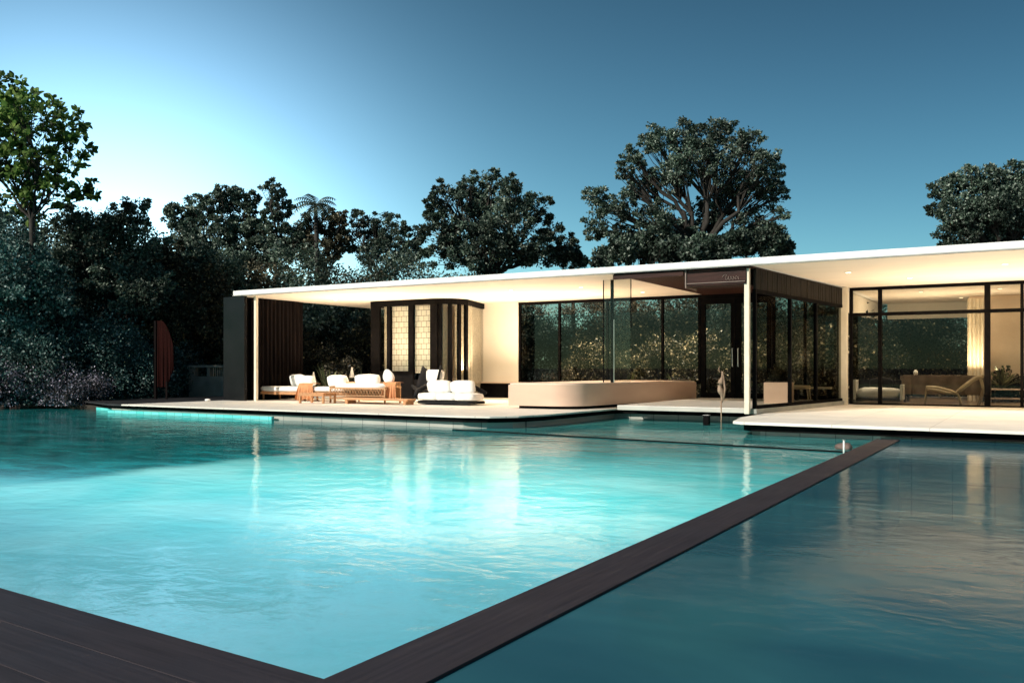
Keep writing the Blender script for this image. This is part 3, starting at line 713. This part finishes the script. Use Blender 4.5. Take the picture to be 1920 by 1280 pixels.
o=MB().cushion((0,0,0),(.42,.14,.42),(R(20),R(40),0),e=2.6,seed=8).build('pillow',M['white_fab'],None,True); o.location=(-15.2,18.95,.70); tag(o,'white scatter pillow tipped on its corner at the wicker sofa arm','pillow','white pillows')
# low bench / daybase slab right of sofa
b=empty('low_bench',(-14.85,18.3,0),R(2),'very low teak bench running right of the wicker sofa','bench')
MB().box(-1.2,-.2,.10,.9,.2,.15,.01).build('seat',M['teak'],b)
for x in (-1.1,.8): MB().box(x-.04,-.18,0,x+.04,.18,.10).build('leg',M['teak'],b)
# black shell armchair with white headrest
a=empty('armchair',(-14.75,20.3,0),R(-8),'black shell armchair with white upper back cushion by the bay window','armchair')
mb=MB(); bm=mb.bm; prev=None
for k in range(11):
    t=k/10; y=-.42+.62*t if t<.55 else -.08+.24*(t-.55)/.45+.02; z=.30-.08*math.sin(t*2.4) if t<.55 else .24+.62*(t-.55)/.45
    row=[bm.verts.new(((i/12-.5)*.80*(1-.15*max(0,t-.6)), y-.16*(abs(i/12-.5)*2)**3*(t>.5), z+.16*(abs(i/12-.5)*2)**4)) for i in range(13)]
    if prev:
        for i in range(12): bm.faces.new((prev[i],prev[i+1],row[i+1],row[i]))
    prev=row
sh=mb.build('shell',M['char_fab'],a,True); so=sh.modifiers.new('thick','SOLIDIFY'); so.thickness=.05
MB().cushion((0,.10,.72),(.70,.15,.36),(R(-12),0,0),e=7,seed=9).build('headrest',M['white_fab'],a,True)
MB().cushion((0,-.15,.34),(.66,.5,.13),e=4,seed=10).build('seat_cushion',M['char_fab'],a,True)
for x in (-.3,.3):
    for y in (-.33,.2): MB().tube([(x,y,.25),(x*1.1,y*1.1,0)],.018,8).build('leg',M['black'],a,True)
# double white lounge seat in black tub frame
l=empty('lounge_seat',(-13.2,19.0,0),R(6),'white double lounge seat with two back cushions in a black tub base','lounge seat')
mb=MB(); bm=mb.bm
op=[(-.86,.34),(-.95,.10),(-.90,-.14),(-.75,-.34),(.72,-.36),(.86,-.26),(.86,.30)]
MB().prism(op,.03,.10,.02).build('base',M['char_fab'],l)
mb2=MB(); mb2.tube([(-.95,-.2,.2),(-.98,.0,.34),(-.9,.32,.46),(-.4,.40,.5),(.4,.40,.48),(.86,.36,.3)],[.05,.07,.08,.08,.08,.05],10)
mb2.build('back_rim',M['char_fab'],l,True)
for i,x in enumerate((-.50,.05,.58)): MB().cushion((x,-.06,.21),(.60,.66,.19),e=8,wob=.02,seed=11+i).build('seat_cushion',M['white_fab'],l,True)
for i,x in enumerate((-.42,.28)): MB().cushion((x,.18,.46),(.68,.17,.33),(R(14),0,0),e=7,wob=.02,seed=15+i).build('back_cushion',M['white_fab'],l,True)
for o_ in (d_ for d_ in bpy.data.objects if d_.name in ('daybed','chaise','wicker_sofa')): o_.scale.z=.86
# right room sofa
s=empty('box_sofa',(-3.72,25.5,0.012),R(4),'white box sofa with sagging cushion inside right room near column','sofa')
MB().box(-.62,-.36,.10,-.54,.40,.62,.01).build('armrest',M['pearl'],s); MB().box(.54,-.36,.10,.62,.40,.50,.01).build('armrest',M['pearl'],s)
MB().box(-.54,.32,.1,.54,.40,.62,.01).build('backrest',M['char_fab'],s); MB().box(-.54,-.34,.06,.54,.32,.14).build('base',M['char_fab'],s)
MB().cushion((0,-.03,.27),(1.08,.66,.30),e=4,wob=.05,seed=21).build('seat_cushion',M['white_fab'],s,True)
MB().cushion((.05,.2,.52),(.6,.2,.34),(R(15),0,0),e=3,wob=.05,seed=22).build('back_cushion',M['char_fab'],s,True)
# sling lounge chair
c=empty('sling_chair',(-1.95,25.15,.012),R(6),'beige sling lounge chair with curved wooden frame behind right window','chair')
mb=MB(); bm=mb.bm; prev=None
prof=[(-.62,.50),(-.35,.40),(-.05,.30),(.10,.30),(.22,.36),(.36,.50),(.52,.64),(.68,.72),(.80,.76)]
prof=[(-.55,.44),(-.30,.40),(-.05,.33),(.12,.34),(.26,.44),(.38,.55),(.50,.66),(.62,.73),(.72,.76)]
for x,z in prof:
    row=[bm.verts.new((x,y,z-.04*math.cos(y*4.5))) for y in np.linspace(-.32,.32,9)]
    if prev:
        for i in range(8): bm.faces.new((prev[i],prev[i+1],row[i+1],row[i]))
    prev=row
o=mb.build('sling',surf('beige_sling',(.62,.52,.38),(.74,.63,.48),8,.8,.2,60),c,True); so=o.modifiers.new('thick','SOLIDIFY'); so.thickness=.035
wd=surf('pale_bent_wood',(.50,.40,.26),(.62,.50,.34),6,.45,.1,30,(.5,4,4))
for y in (-.35,.35):
    MB().tube([(-.60,y,0),(-.58,y,.25),(-.56,y,.46),(-.30,y,.44),(.0,y,.36),(.14,y,.30),(.20,y,.18),(.22,y,0)],[.02,.025,.03,.03,.03,.028,.022,.018],8).build('leg',wd,c,True)
    MB().tube([(.12,y,.32),(.36,y,.54),(.56,y,.70),(.74,y,.77)],[.028,.028,.025,.02],8).build('side_rail',wd,c,True)
    MB().tube([(.66,y,.72),(.74,y,.40),(.62,y,.0)],[.02,.02,.018],8).build('rear_leg',wd,c,True)
# dark dining table behind with taupe cloth
t=empty('covered_table',(-2.2,26.9,.012),0,'long table draped in a dark taupe cloth behind sling chair','table')
MB().box(-1.1,-.4,.70,1.1,.4,.74,.005).build('tabletop',M['grey_fab'],t)
mb=MB(); bm=mb.bm; prev=None
for k in range(3):
    row=[bm.verts.new((-1.11+2.22*i/30,-.41-.03*(2-k)*math.sin(i*1.1),.22+.24*k if k<2 else .742)) for i in range(31)]
    if prev:
        for i in range(30): bm.faces.new((prev[i],prev[i+1],row[i+1],row[i]))
    prev=row
mb.build('cloth',M['grey_fab'],t,True)
for x in (-1,1):
    for y in (-.35,.35): MB().box(x-.03,y-.03,0,x+.03,y+.03,.70).build('leg',M['black'],t)
v=empty('vase',(-2.95,26.75,.755),0,'small round white vase on the taupe covered table','vase')
MB().tube([(0,0,0),(0,0,.03),(0,0,.08),(0,0,.13),(0,0,.16)],[.03,.055,.065,.04,.02],14).build('body',M['pearl'],v,True)
# low shelf by beige wall
t=empty('low_shelf',(-.25,27.6,.012),0,'low pale bench shelf before beige wall in right room','shelf')
MB().box(-.9,-.2,.34,.9,.2,.38,.004).build('tabletop',M['pinktop'],t); MB().box(-.9,-.2,.10,.9,.2,.13).build('shelf',M['pinktop'],t)
for x in (-.85,.85): MB().box(x-.03,-.18,0,x+.03,.18,.34).build('leg',M['black'],t)
# pots, stool and bench behind the side glass
p=empty('pink_planter_box',(-5.42,21.7,.11),R(6),'pink square planter box at foot of the side glass','planter')
mb=MB(); mb.prism([(-.31,-.30),(.31,-.30),(.31,.30),(-.31,.30)],0,.50,.02); mb.build('body',M['pink'],p)
MB().box(-.27,-.26,.502,.27,.26,.52).build('soil',M['soil'],p)
s=empty('stool',(-5.2,22.9,.11),R(5),'low pale woven stool behind the side glass','stool')
MB().cushion((0,0,.36),(.52,.46,.10),e=5).build('seat',wd,s,True)
for x in (-.2,.2):
    for y in (-.18,.18): MB().tube([(x,y,.33),(x*1.2,y*1.2,0)],.016,8).build('leg',wd,s,True)
b=empty('bench',(-5.08,23.85,.11),R(4),'small pale bench at rear of side glass by the column','bench')
MB().box(-.45,-.2,.30,.45,.2,.35,.01).build('seat',wd,b)
for x in (-.4,.4): MB().box(x-.03,-.18,0,x+.03,.18,.30).build('leg',M['black'],b)
# driftwood sculpture standing in the shallow water
s=empty('driftwood_sculpture',at(1352,17.3,-.55),0,'slender twisted driftwood sculpture on a thin stake in the shallow water','sculpture')
pts=[];rad=[]
for i in range(24):
    t=i/23; pts.append((.022*math.sin(t*9),.02*math.cos(t*7),.82+.62*t)); rad.append(.012+.045*math.sin(math.pi*min(1,t*1.02))**.8*(.8+.25*math.sin(t*21)))
MB().tube(pts,rad,9).build('body',M['drift'],s,True)
MB().tube([(.05,0,.9),(.075,.01,1.1),(.03,.02,1.42)],[.012,.022,.010],7).tube([(-.03,0,1.42),(-.045,0,1.5),(-.02,0,1.54)],[.015,.012,.006],7).build('branch',M['drift'],s,True)
MB().tube([(0,0,0),(.004,0,.5),(0,0,.86)],[.010,.010,.014],8).build('stake',M['drift'],s,True)
p=empty('spout_post',(-2.36,13.05,-.30),0,'short pale post standing at the corner of weir and walkway','post')
MB().tube([(0,0,0),(0,0,.24)],.014,10).build('shaft',M['pearl'],p,True); MB().tube([(0,0,.24),(0,0,.25)],.02,10).build('cap',M['steel'],p,True)
p=empty('water_bollard',at(1325,18.6,-.5),0,'short dark bollard in the water before the entry slab','bollard')
MB().box(-.06,-.06,0,.06,.06,.44,.006).build('shaft',M['black'],p); MB().box(-.068,-.068,.441,.068,.068,.47,.006).build('cap',M['blackpanel'],p)
# boulder at the head of walkway
mb=MB(); r_=bmesh.ops.create_icosphere(mb.bm,subdivisions=3,radius=1)
for v_ in r_['verts']:
    q=v_.co.copy(); k=1+.25*noise.noise(q*1.6); v_.co=Vector((q.x*.13*k,q.y*.10*k,max(-.6,q.z)*.07*k))
o=mb.build('boulder',surf('brown_stone',(.10,.065,.055),(.20,.14,.12),5,.8,.5,14),None,True); o.location=(-2.48,13.75,-.22); tag(o,'low brown boulder beside the head of the walkway','boulder')
# small white bottle on terrace corner
o=MB().cushion((0,0,0),(.16,.12,.07),(0,0,.5),e=2.5).build('rolled_towel',M['white_fab'],None,True); o.location=(-20.45,17.3,.04); tag(o,'tiny white rolled towel on the dark terrace below the black panel','towel')
# lanterns among the plants
for i,(px,dd,z) in enumerate(((588,27.5,.55),(645,27.2,.45),(660,27.6,.70))):
    L_=at(px,dd+.5,0); o=empty('cone_lantern',L_,0,['small white cone lantern, left one among the plants behind pillows','small white cone lantern right of the chaise among the plants','taller white cone lantern beside the spiky plant'][i],'lantern','cone lanterns among the plants')
    MB().tube([(0,0,z-.05),(0,0,z+.28)],[.085,.02],10).build('lamp_shade',M['white_fab'],o,True); MB().tube([(0,0,0),(0,0,z-.05)],.012,6).build('stem',M['black'],o,True)

# ------------------------------------------------------------------ garden structures at left
g=empty('garden_screen',at(306,27.3,-.05),R(18),'leaning red stained timber slat screen in the dark garden','screen')
mb=MB()
N_=15
for i in range(N_):
    x=-.22+i*.038; t=max(0,(i-4)/(N_-5)); top=2.46-.62*t**1.9; lo=.42+.9*max(0,t-.35)**1.3
    q=mb.bm; w_=.034
    t2=max(0,(i-3)/(N_-5)); top2=2.46-.62*t2**1.9
    a_=[q.verts.new((x,-.012-.02*math.sin(i*1.7),lo)),q.verts.new((x+w_,-.012-.02*math.sin(i*1.7),lo)),q.verts.new((x+w_,-.012,top2)),q.verts.new((x,-.012,top))]
    b_=[q.verts.new((v.co.x,v.co.y+.024,v.co.z)) for v in a_]
    q.faces.new(a_); q.faces.new(b_[::-1])
    for k in range(4): q.faces.new((a_[k],a_[(k+1)%4],b_[(k+1)%4],b_[k]))
mb.build('slats',M['redslat'],g); MB().box(-.30,-.04,0,-.225,.04,2.46,.005).box(.1,-.03,0,.16,.0,.6).build('frame',M['curt_dark'],g)
g=empty('garden_wall',at(392,30.5,-.05),YAW*.0+R(14),'low weathered concrete garden wall with a slot and thin balusters','wall')
MB().box(-.75,-.1,0,.75,.1,.72,.01).build('body',M['conc'],g)
MB().box(-.80,-.13,1.02,.80,.13,1.10,.01).build('cap',M['conc'],g)
for x0,x1 in ((-.75,-.50),(.62,.75),(-.02,.1)): MB().box(x0,-.09,.722,x1,.09,1.018).build('pier',M['conc'],g)
for i in range(5): MB().tube([(.18+i*.085,0,.72),(.18+i*.085,0,1.02)],.016,6).build('baluster',M['pinktop'],g,True)
g=empty('garden_shed',at(245,31,-.05),R(22),'dark open timber shelter half hidden under the trees','shelter')
MB().box(-1.0,1.2,0,1.3,1.26,2.0).build('wall',M['curt_dark'],g); MB().box(-1.1,-.1,2.0,1.4,1.35,2.08).build('roof',M['black'],g)
for x in (-.95,.0,1.2): MB().box(x,-.03,0,x+.08,.05,2.0).build('post',M['redslat'] if x==.0 else M['black'],g)

# ------------------------------------------------------------------ trees
def bl_(d, spec, seed=0, dj=.5):
    rr = random.Random(seed+11); out=[]
    for (px,py,rp) in spec:
        r = rp/F*d; dd = d + rr.uniform(-dj,dj)*r*2; p = at(px,dd); out.append((p.x,p.y,hz(py,dd),r))
    return out
def T(name,label,px,d,spec,n,ls,lm,seed,**k):
    cat = k.pop('cat','tree')
    return tree(name,label,cat,at(px,d,-.05),bl_(d,spec,seed),n,ls,lm,seed=seed,**k)
T('broadleaf_tree','tall sunlit tree with large bright green leaves at the far left',75,27.5,[(60,210,55),(15,200,60),(20,290,70),(112,225,42),(70,300,50),(128,290,36),(160,358,28),(-40,260,90),(95,355,36),(40,370,50),(135,250,24),(30,165,22)],5200,.17,M['leaf_bright'],3,shape='oval',tr=.12,clump=.24,dens=15,fill=.05,group=None)
g1='dense dark trees on the left bank'
T('evergreen_tree','blue green leafy tree filling the left edge above flowering shrubs',10,28.5,[(25,440,55),(-20,500,90),(50,520,70),(10,600,90),(70,610,60),(100,540,55),(40,680,70),(120,640,60)],36000,.095,M['leaf_teal'],4,tr=.22,group=g1,fill=.5)
T('evergreen_tree','dark tree with uneven top just right of bright green tree',190,31,[(130,420,38),(175,430,38),(225,415,38),(258,395,26),(215,480,60),(150,500,70),(270,450,38),(200,570,75),(270,540,60),(160,640,70),(240,650,50)],36000,.10,M['leaf_dark'],5,tr=.25,group=g1,fill=.5)
T('evergreen_tree','brownish green tree between the bank and the timber screen',310,32,[(300,500,48),(340,520,48),(290,580,60),(350,600,55),(310,470,30),(390,540,50),(400,620,50)],28000,.095,M['leaf_brown'],6,tr=.22,group=g1,fill=.5)
T('evergreen_tree','drooping dark tree hanging over the low concrete wall',390,33.5,[(380,500,45),(420,540,45),(360,560,50),(405,600,45),(430,500,40)],22000,.095,M['leaf_dark'],7,tr=.18,group=g1,fill=.5)
g2='tree row on the skyline behind the house'
T('skyline_tree','small spreading tree with thin crown, leftmost of skyline row',370,40,[(335,405,28),(370,390,28),(400,380,25),(350,440,32),(410,430,34),(385,470,38),(320,395,14)],15000,.12,M['leaf_dark'],8,group=g2,tr=.22)
T('skyline_tree','domed skyline tree right of the thin spreading one',445,40,[(430,372,27),(465,380,28),(440,420,35),(480,425,30),(410,360,14),(460,470,45)],15000,.12,M['leaf_dark'],9,group=g2,tr=.22)
T('skyline_tree','narrow upright skyline tree with pointed top left of palm',517,40,[(510,358,20),(522,385,26),(515,425,32),(548,450,30),(500,470,40)],14000,.115,M['leaf_dark'],10,group=g2,tr=.2)
T('skyline_tree','low ragged skyline tree behind and right of palm',610,41,[(580,430,30),(620,420,26),(640,450,32),(600,470,36),(640,410,14),(560,460,34)],14000,.115,M['leaf_brown'],12,group=g2,tr=.2)
T('skyline_tree','rounded skyline tree left of the big oval tree',700,41,[(672,418,24),(705,420,26),(735,425,24),(690,460,36),(740,465,34),(778,440,22),(775,475,30)],22000,.095,M['leaf_dark'],13,group=g2,tr=.22)
T('skyline_tree','big oval dark tree near the middle of roof line',920,40,[(838,372,34),(880,350,30),(915,338,24),(955,368,38),(1002,385,32),(1035,430,28),(835,430,42),(905,400,55),(960,440,58),(850,470,45),(1010,470,38),(810,400,20),(900,470,50),(1060,455,20)],46000,.12,M['leaf_dark'],14,group=g2,tr=.34)
T('skyline_tree','small dark tree in gap between two biggest trees',1078,42,[(1068,470,20),(1085,490,18),(1050,485,18)],3500,.15,M['leaf_dark'],15,group=g2,tr=.12)
T('skyline_tree','largest tree with wide open crown and visible limbs',1325,39,[(1235,265,34),(1290,255,34),(1345,245,32),(1400,265,32),(1430,310,36),(1448,365,30),(1330,300,48),(1265,320,40),(1180,290,18),(1170,320,20),(1205,350,32),(1120,375,26),(1160,390,28),(1118,425,28),(1165,440,26),(1230,410,38),(1390,350,42),(1410,420,38),(1455,440,28),(1462,400,16),(1340,400,42),(1195,300,16),(1285,440,40)],60000,.11,M['leaf_dark'],16,group=g2,tr=.36,clump=.22,dens=24,fill=.2)
T('skyline_tree','low broad tree just above roof right under largest tree',1430,37,[(1390,455,30),(1440,455,32),(1465,470,24),(1350,470,32),(1300,470,32)],10000,.15,M['leaf_dark'],17,group=g2,tr=.2,fill=.5)
T('skyline_tree','low bushy tree just above roof left under largest tree',1180,38,[(1130,482,24),(1170,470,30),(1215,465,32),(1255,475,32)],9000,.15,M['leaf_dark'],18,group=g2,tr=.2,fill=.5)
T('skyline_tree','dark round tree above roof at the far right edge',1880,33,[(1772,355,28),(1810,335,26),(1850,330,26),(1895,335,34),(1790,395,36),(1850,385,48),(1910,390,60),(1755,395,16),(1870,440,60),(1800,435,40),(1960,350,60)],34000,.105,M['leaf_dark'],19,group=g2,tr=.3,fill=.5)
# palm
base=at(592,38,-.05); p=empty('palm_tree',base,0,'small palm whose fronds rise above the skyline trees','palm tree')
topz=hz(385,38)
MB().tube([(0,0,0),(.1,0,topz*.5),(0,0,topz)],[.16,.12,.08],9).build('trunk',M['bark'],p,True)
mb=MB(); bm=mb.bm; rr=random.Random(3)
for i in range(16):
    a=i/16*6.283+rr.uniform(-.2,.2); el=rr.uniform(.1,1.2); L=rr.uniform(.8,1.25); q=Vector((0,0,topz)); dd=Vector((math.cos(a)*math.cos(el),math.sin(a)*math.cos(el),math.sin(el)))
    side=Vector((-math.sin(a),math.cos(a),0)); P=[]
    for k in range(12):
        P.append(q.copy()); dd.z-=.17; dd.normalize(); q=q+dd*L/11
    for k in range(1,12):
        w=.42*math.sin(math.pi*(k+.6)/13)
        for sd in (-1,1):
            c0=P[k]; tip=c0+side*sd*w+(P[k]-P[k-1])*1.2-Vector((0,0,w*.5)); bm.faces.new([bm.verts.new(c0),bm.verts.new(c0+(P[k]-P[k-1])*.85),bm.verts.new(tip)])
    mb.tube(P,.012,4,False)
mb.build('fronds',M['leaf_dark'],p)

# understorey behind house
hedge_lb=['dark bushy shrub','broad dark shrub','tall ragged shrub']
sp=[shrub_proto('shrub',4.2,5.6,26000,.10,M['leaf_dark'],seed=31,lumps=13), shrub_proto('shrub',4.4,5.4,26000,.095,M['leaf_brown'],seed=32,lumps=13)]
used=[[False],[False]]
rowspec=[(455,34,1.0,1,'brown green bush just behind the left end of the roof'),(515,36,1.02,1,'brown green bush with pale specks below the narrow upright tree'),(575,35,1.0,0,'dark bush below the palm behind the roof'),
(640,37,1.02,1,'brown green bush behind the roof, below the low ragged tree'),(705,36,.98,0,'dark bush below the rounded skyline tree'),(775,37,1.0,0,'dark bush left of the big oval tree trunk'),
(845,36,.94,0,'dark bush below left side of the big oval tree'),(915,36,.95,1,'brown green bush below the middle of big oval tree'),(985,37,.90,0,'dark bush below right side of the big oval tree'),
(1050,37,.70,0,'lower dark bush under gap between two biggest trees'),(1120,38,.80,0,'dark bush at left foot of the largest tree'),(1190,37,.90,1,'brown green bush at left of the largest trunk'),
(1265,37,.95,0,'dark bush directly before the largest trunk'),(1340,37,.96,0,'dark bush right of the largest trunk'),(1420,38,.88,0,'dark bush at right foot of the largest tree'),
(380,36,1.05,0,'dark bush behind the low concrete wall'),(320,37,1.15,0,'dark bush behind red timber screen'),(250,36,1.2,1,'brown green bush behind timber shelter'),(180,35,1.2,0,'dark bush behind the left bank'),(110,36,1.25,0,'dark bush behind blue green tree'),(40,35,1.25,0,'dark bush at far left behind the bank'),(-30,35,1.25,1,'brown green bush at the very left edge')]
for px,d,s_,k,lb in rowspec:
    place(used[k],sp[k],at(px,d,-.05),rnd.uniform(0,6.28),(s_*1.15*rnd.uniform(.9,1.1),s_*rnd.uniform(.9,1.1),s_*(1.2 if px<840 else 1.05)),lb,'shrub','bushes behind the house and bank')
# hedge far behind the right room
for px,d,s_,k,lb in ((1500,38,.8,0,'dark bush seen behind the side glass of the entry'),(1600,37,.78,0,'dark bush seen through narrow left pane of right room'),(1680,37,.8,0,'dark bush seen through wide pane of right room, left part'),(1760,37,.8,0,'dark bush seen through middle of wide pane of right room'),(1840,37,.8,1,'brown green bush seen beside the cream curtain'),(1925,36,.8,0,'dark bush behind the beige wall')):
    place(used[k],sp[k],at(px,d,-.05),rnd.uniform(0,6.28),(s_*1.25,s_,s_),lb,'shrub','bushes behind right room')
# bank shrubs at the pool edge
q=shrub_proto('bank_shrub',3.2,3.0,18000,.07,M['leaf_teal'],seed=41,lumps=12); u=[False]
for px,d,s_,lb in ((30,27.6,1.2,'blue green bush at the far left pool edge'),(110,28,1.25,'blue green bush behind the lilac shrubs'),(200,29,1.15,'blue green bush beside timber shelter'),(262,29.5,1.0,'blue green bush left of the timber screen'),(345,31.5,.8,'blue green bush right of the timber screen')):
    place(u,q,at(px,d,-.1),rnd.uniform(0,6),s_,lb,'shrub','blue green bank bushes')
q=shrub_proto('flowering_shrub',2.3,1.15,9000,.06,M['leaf_lilac'],seed=42,lumps=12); u=[False]
for px,d,s_,lb in ((20,26.3,(1,1,1.1),'mound of lilac flowers at the far left pool edge'),(85,26.4,(1,1,1.0),'middle mound of lilac flowers on the pool edge'),(140,26.2,(.9,.9,.8),'lower lilac flower mound sloping to the pool kerb'),(-45,26.2,(1,1,1.3),'tallest lilac flower mound, cut by left frame edge')):
    place(u,q,at(px,d,-.12),rnd.uniform(0,6),s_,lb,'shrub','lilac flowering mounds')
# courtyard planting seen through the glass
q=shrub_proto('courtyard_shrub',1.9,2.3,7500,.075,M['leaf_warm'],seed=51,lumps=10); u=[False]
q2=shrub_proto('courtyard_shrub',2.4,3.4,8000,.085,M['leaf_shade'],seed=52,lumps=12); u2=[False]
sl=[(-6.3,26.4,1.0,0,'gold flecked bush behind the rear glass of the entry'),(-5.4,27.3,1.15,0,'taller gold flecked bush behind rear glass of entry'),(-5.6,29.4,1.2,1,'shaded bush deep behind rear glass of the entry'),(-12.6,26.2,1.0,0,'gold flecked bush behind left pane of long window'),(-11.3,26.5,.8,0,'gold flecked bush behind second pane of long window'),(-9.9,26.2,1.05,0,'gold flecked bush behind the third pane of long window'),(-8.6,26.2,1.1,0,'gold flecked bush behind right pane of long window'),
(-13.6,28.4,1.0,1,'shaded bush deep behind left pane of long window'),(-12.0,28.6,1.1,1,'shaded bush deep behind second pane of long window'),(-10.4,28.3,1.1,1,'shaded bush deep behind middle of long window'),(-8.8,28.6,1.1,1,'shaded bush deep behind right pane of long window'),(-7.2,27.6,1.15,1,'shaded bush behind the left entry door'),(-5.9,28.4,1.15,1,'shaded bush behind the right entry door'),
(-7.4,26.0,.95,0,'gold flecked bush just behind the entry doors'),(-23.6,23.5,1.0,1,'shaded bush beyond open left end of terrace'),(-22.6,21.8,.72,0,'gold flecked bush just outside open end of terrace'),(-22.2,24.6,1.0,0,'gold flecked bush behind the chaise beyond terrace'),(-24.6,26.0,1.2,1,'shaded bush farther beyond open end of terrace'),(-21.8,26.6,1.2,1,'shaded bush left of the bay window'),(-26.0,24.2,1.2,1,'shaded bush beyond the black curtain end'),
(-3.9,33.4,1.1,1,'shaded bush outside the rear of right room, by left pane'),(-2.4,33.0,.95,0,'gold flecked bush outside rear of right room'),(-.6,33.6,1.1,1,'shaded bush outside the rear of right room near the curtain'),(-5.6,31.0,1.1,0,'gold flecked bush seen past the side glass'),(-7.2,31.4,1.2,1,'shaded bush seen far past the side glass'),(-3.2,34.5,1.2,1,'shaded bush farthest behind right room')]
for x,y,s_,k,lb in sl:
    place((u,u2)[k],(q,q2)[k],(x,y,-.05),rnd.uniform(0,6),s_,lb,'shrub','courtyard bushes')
q=blade_plant('spiky_plant',46,1.05,M['leaf_blade'],61); u=[False]
for x,y,z,s_,lb in ((-21.3,23.2,0,1.15,'spiky plant with pale blades behind chaise and sofa'),(-20.9,24.6,0,1.0,'spiky plant left of the bay window frame'),(-11.0,25.4,0,1.0,'spiky plant inside long window, middle'),(-9.3,25.3,0,.9,'spiky plant inside long window toward the doors'),(-10.6,24.15,.62,.28,'tiny potted spiky plant on the planter by cream wall'),(-.9,27.9,.39,.7,'spiky plant before the beige wall, left'),(.3,27.7,.39,.75,'spiky plant before beige wall at the right edge')):
    place(u,q,(x,y,z),rnd.uniform(0,6),s_,lb,'plant','spiky plants')
q=shrub_proto('potted_bush',1.0,.75,2500,.06,M['leaf_shade'],seed=71,lumps=7); u=[False]
for x,y,z,s_,lb in ((-5.42,21.7,.62,.55,'small bush growing in the pink planter box'),(-1.0,28.4,.01,1.3,'dark bush under the beige wall, left one'),(.2,28.4,.01,1.5,'dark bush under the beige wall, right one'),(-10.55,18.9+4.9,.6,.5,'small bush on planter beside the cream wall'),(-3.5,26.2,.3,.7,'dark bush behind box sofa')):
    place(u,q,(x,y,z),rnd.uniform(0,6),s_,lb,'plant','small dark bushes')

# ------------------------------------------------------------------ light
SUN_AZ, SUN_EL = R(155), R(30)         # azimuth measured to the left of +Y
sd = Vector((-math.sin(SUN_AZ)*math.cos(SUN_EL), math.cos(SUN_AZ)*math.cos(SUN_EL), math.sin(SUN_EL)))
sl_ = bpy.data.lights.new('sun','SUN'); sl_.energy = 5; sl_.angle = R(.5); sl_.color = (1,.92,.80)
so = bpy.data.objects.new('sun', sl_); COL.objects.link(so); so.rotation_euler = sd.to_track_quat('Z','Y').to_euler()
w = bpy.data.worlds.new('World'); scene.world = w; w.use_nodes = True
N, L = w.node_tree.nodes, w.node_tree.links; N.clear()
out = N.new('ShaderNodeOutputWorld'); bg = N.new('ShaderNodeBackground'); L.new(bg.outputs[0], out.inputs[0])
sky = N.new('ShaderNodeTexSky'); sky.sky_type = 'NISHITA'; sky.sun_disc = False; sky.sun_elevation = SUN_EL; sky.sun_rotation = -SUN_AZ
sky.air_density = 1.0; sky.dust_density = .6; sky.ozone_density = 2.0
bg.inputs[1].default_value = .085
# evening haze: pale glow low in the west, deepening blue to the east
tc = N.new('ShaderNodeTexCoord'); nm = N.new('ShaderNodeVectorMath'); nm.operation='NORMALIZE'; L.new(tc.outputs['Generated'], nm.inputs[0])
ga = YAW + math.atan((960-200)/F); gdir = Vector((-math.sin(ga)*math.cos(R(6)), math.cos(ga)*math.cos(R(6)), math.sin(R(6))))
dt = N.new('ShaderNodeVectorMath'); dt.operation='DOT_PRODUCT'; L.new(nm.outputs[0], dt.inputs[0]); dt.inputs[1].default_value = gdir
mr = N.new('ShaderNodeMapRange'); mr.inputs[1].default_value=.30; mr.inputs[2].default_value=1.0; L.new(dt.outputs['Value'], mr.inputs[0])
def m2(op, a_, b_):
    q = N.new('ShaderNodeMath'); q.operation = op
    for i, v_ in enumerate((a_, b_)):
        if isinstance(v_, (int, float)): q.inputs[i].default_value = v_
        else: L.new(v_, q.inputs[i])
    return q.outputs[0]
def vmul(f, col):
    q = N.new('ShaderNodeVectorMath'); q.operation='SCALE'; q.inputs[0].default_value = col; L.new(f, q.inputs['Scale']); return q.outputs[0]
dpos = m2('MAXIMUM', dt.outputs['Value'], 0.0)
spz = N.new('ShaderNodeSeparateXYZ'); L.new(nm.outputs[0], spz.inputs[0])
el = N.new('ShaderNodeMapRange'); el.inputs[1].default_value=0; el.inputs[2].default_value=.40; el.inputs[3].default_value=1.15; el.inputs[4].default_value=.60; L.new(spz.outputs[2], el.inputs[0])
av = N.new('ShaderNodeVectorMath'); L.new(vmul(el.outputs[0], (.37,.74,.78)), av.inputs[0]); L.new(vmul(m2('POWER', dpos, 36.0), (4.6,5.0,4.5)), av.inputs[1])
zp = m2('MAXIMUM', spz.outputs[2], 0.0); hzf = m2('MULTIPLY', m2('POWER', 2.718, m2('MULTIPLY', zp, -8.0)), m2('ADD', m2('MULTIPLY', m2('POWER', dpos, 2.0), .8), .22))
av2 = N.new('ShaderNodeVectorMath'); L.new(av.outputs[0], av2.inputs[0]); L.new(vmul(hzf, (.74,1.02,.94)), av2.inputs[1])
r = N.new('ShaderNodeVectorMath'); L.new(av2.outputs[0], r.inputs[0]); L.new(vmul(m2('POWER', dpos, 6.0), (.48,.72,.64)), r.inputs[1])
mx = N.new('ShaderNodeMix'); mx.data_type='RGBA'; mx.blend_type='MULTIPLY'; mx.inputs[0].default_value=1; mx.clamp_result=False
L.new(sky.outputs[0], mx.inputs[6]); L.new(r.outputs[0], mx.inputs[7]); L.new(mx.outputs[2], bg.inputs[0])
scene.cycles.max_bounces = 10; scene.cycles.transparent_max_bounces = 24; scene.cycles.caustics_reflective = False; scene.cycles.caustics_refractive = False
scene.cycles.sample_clamp_indirect = 6
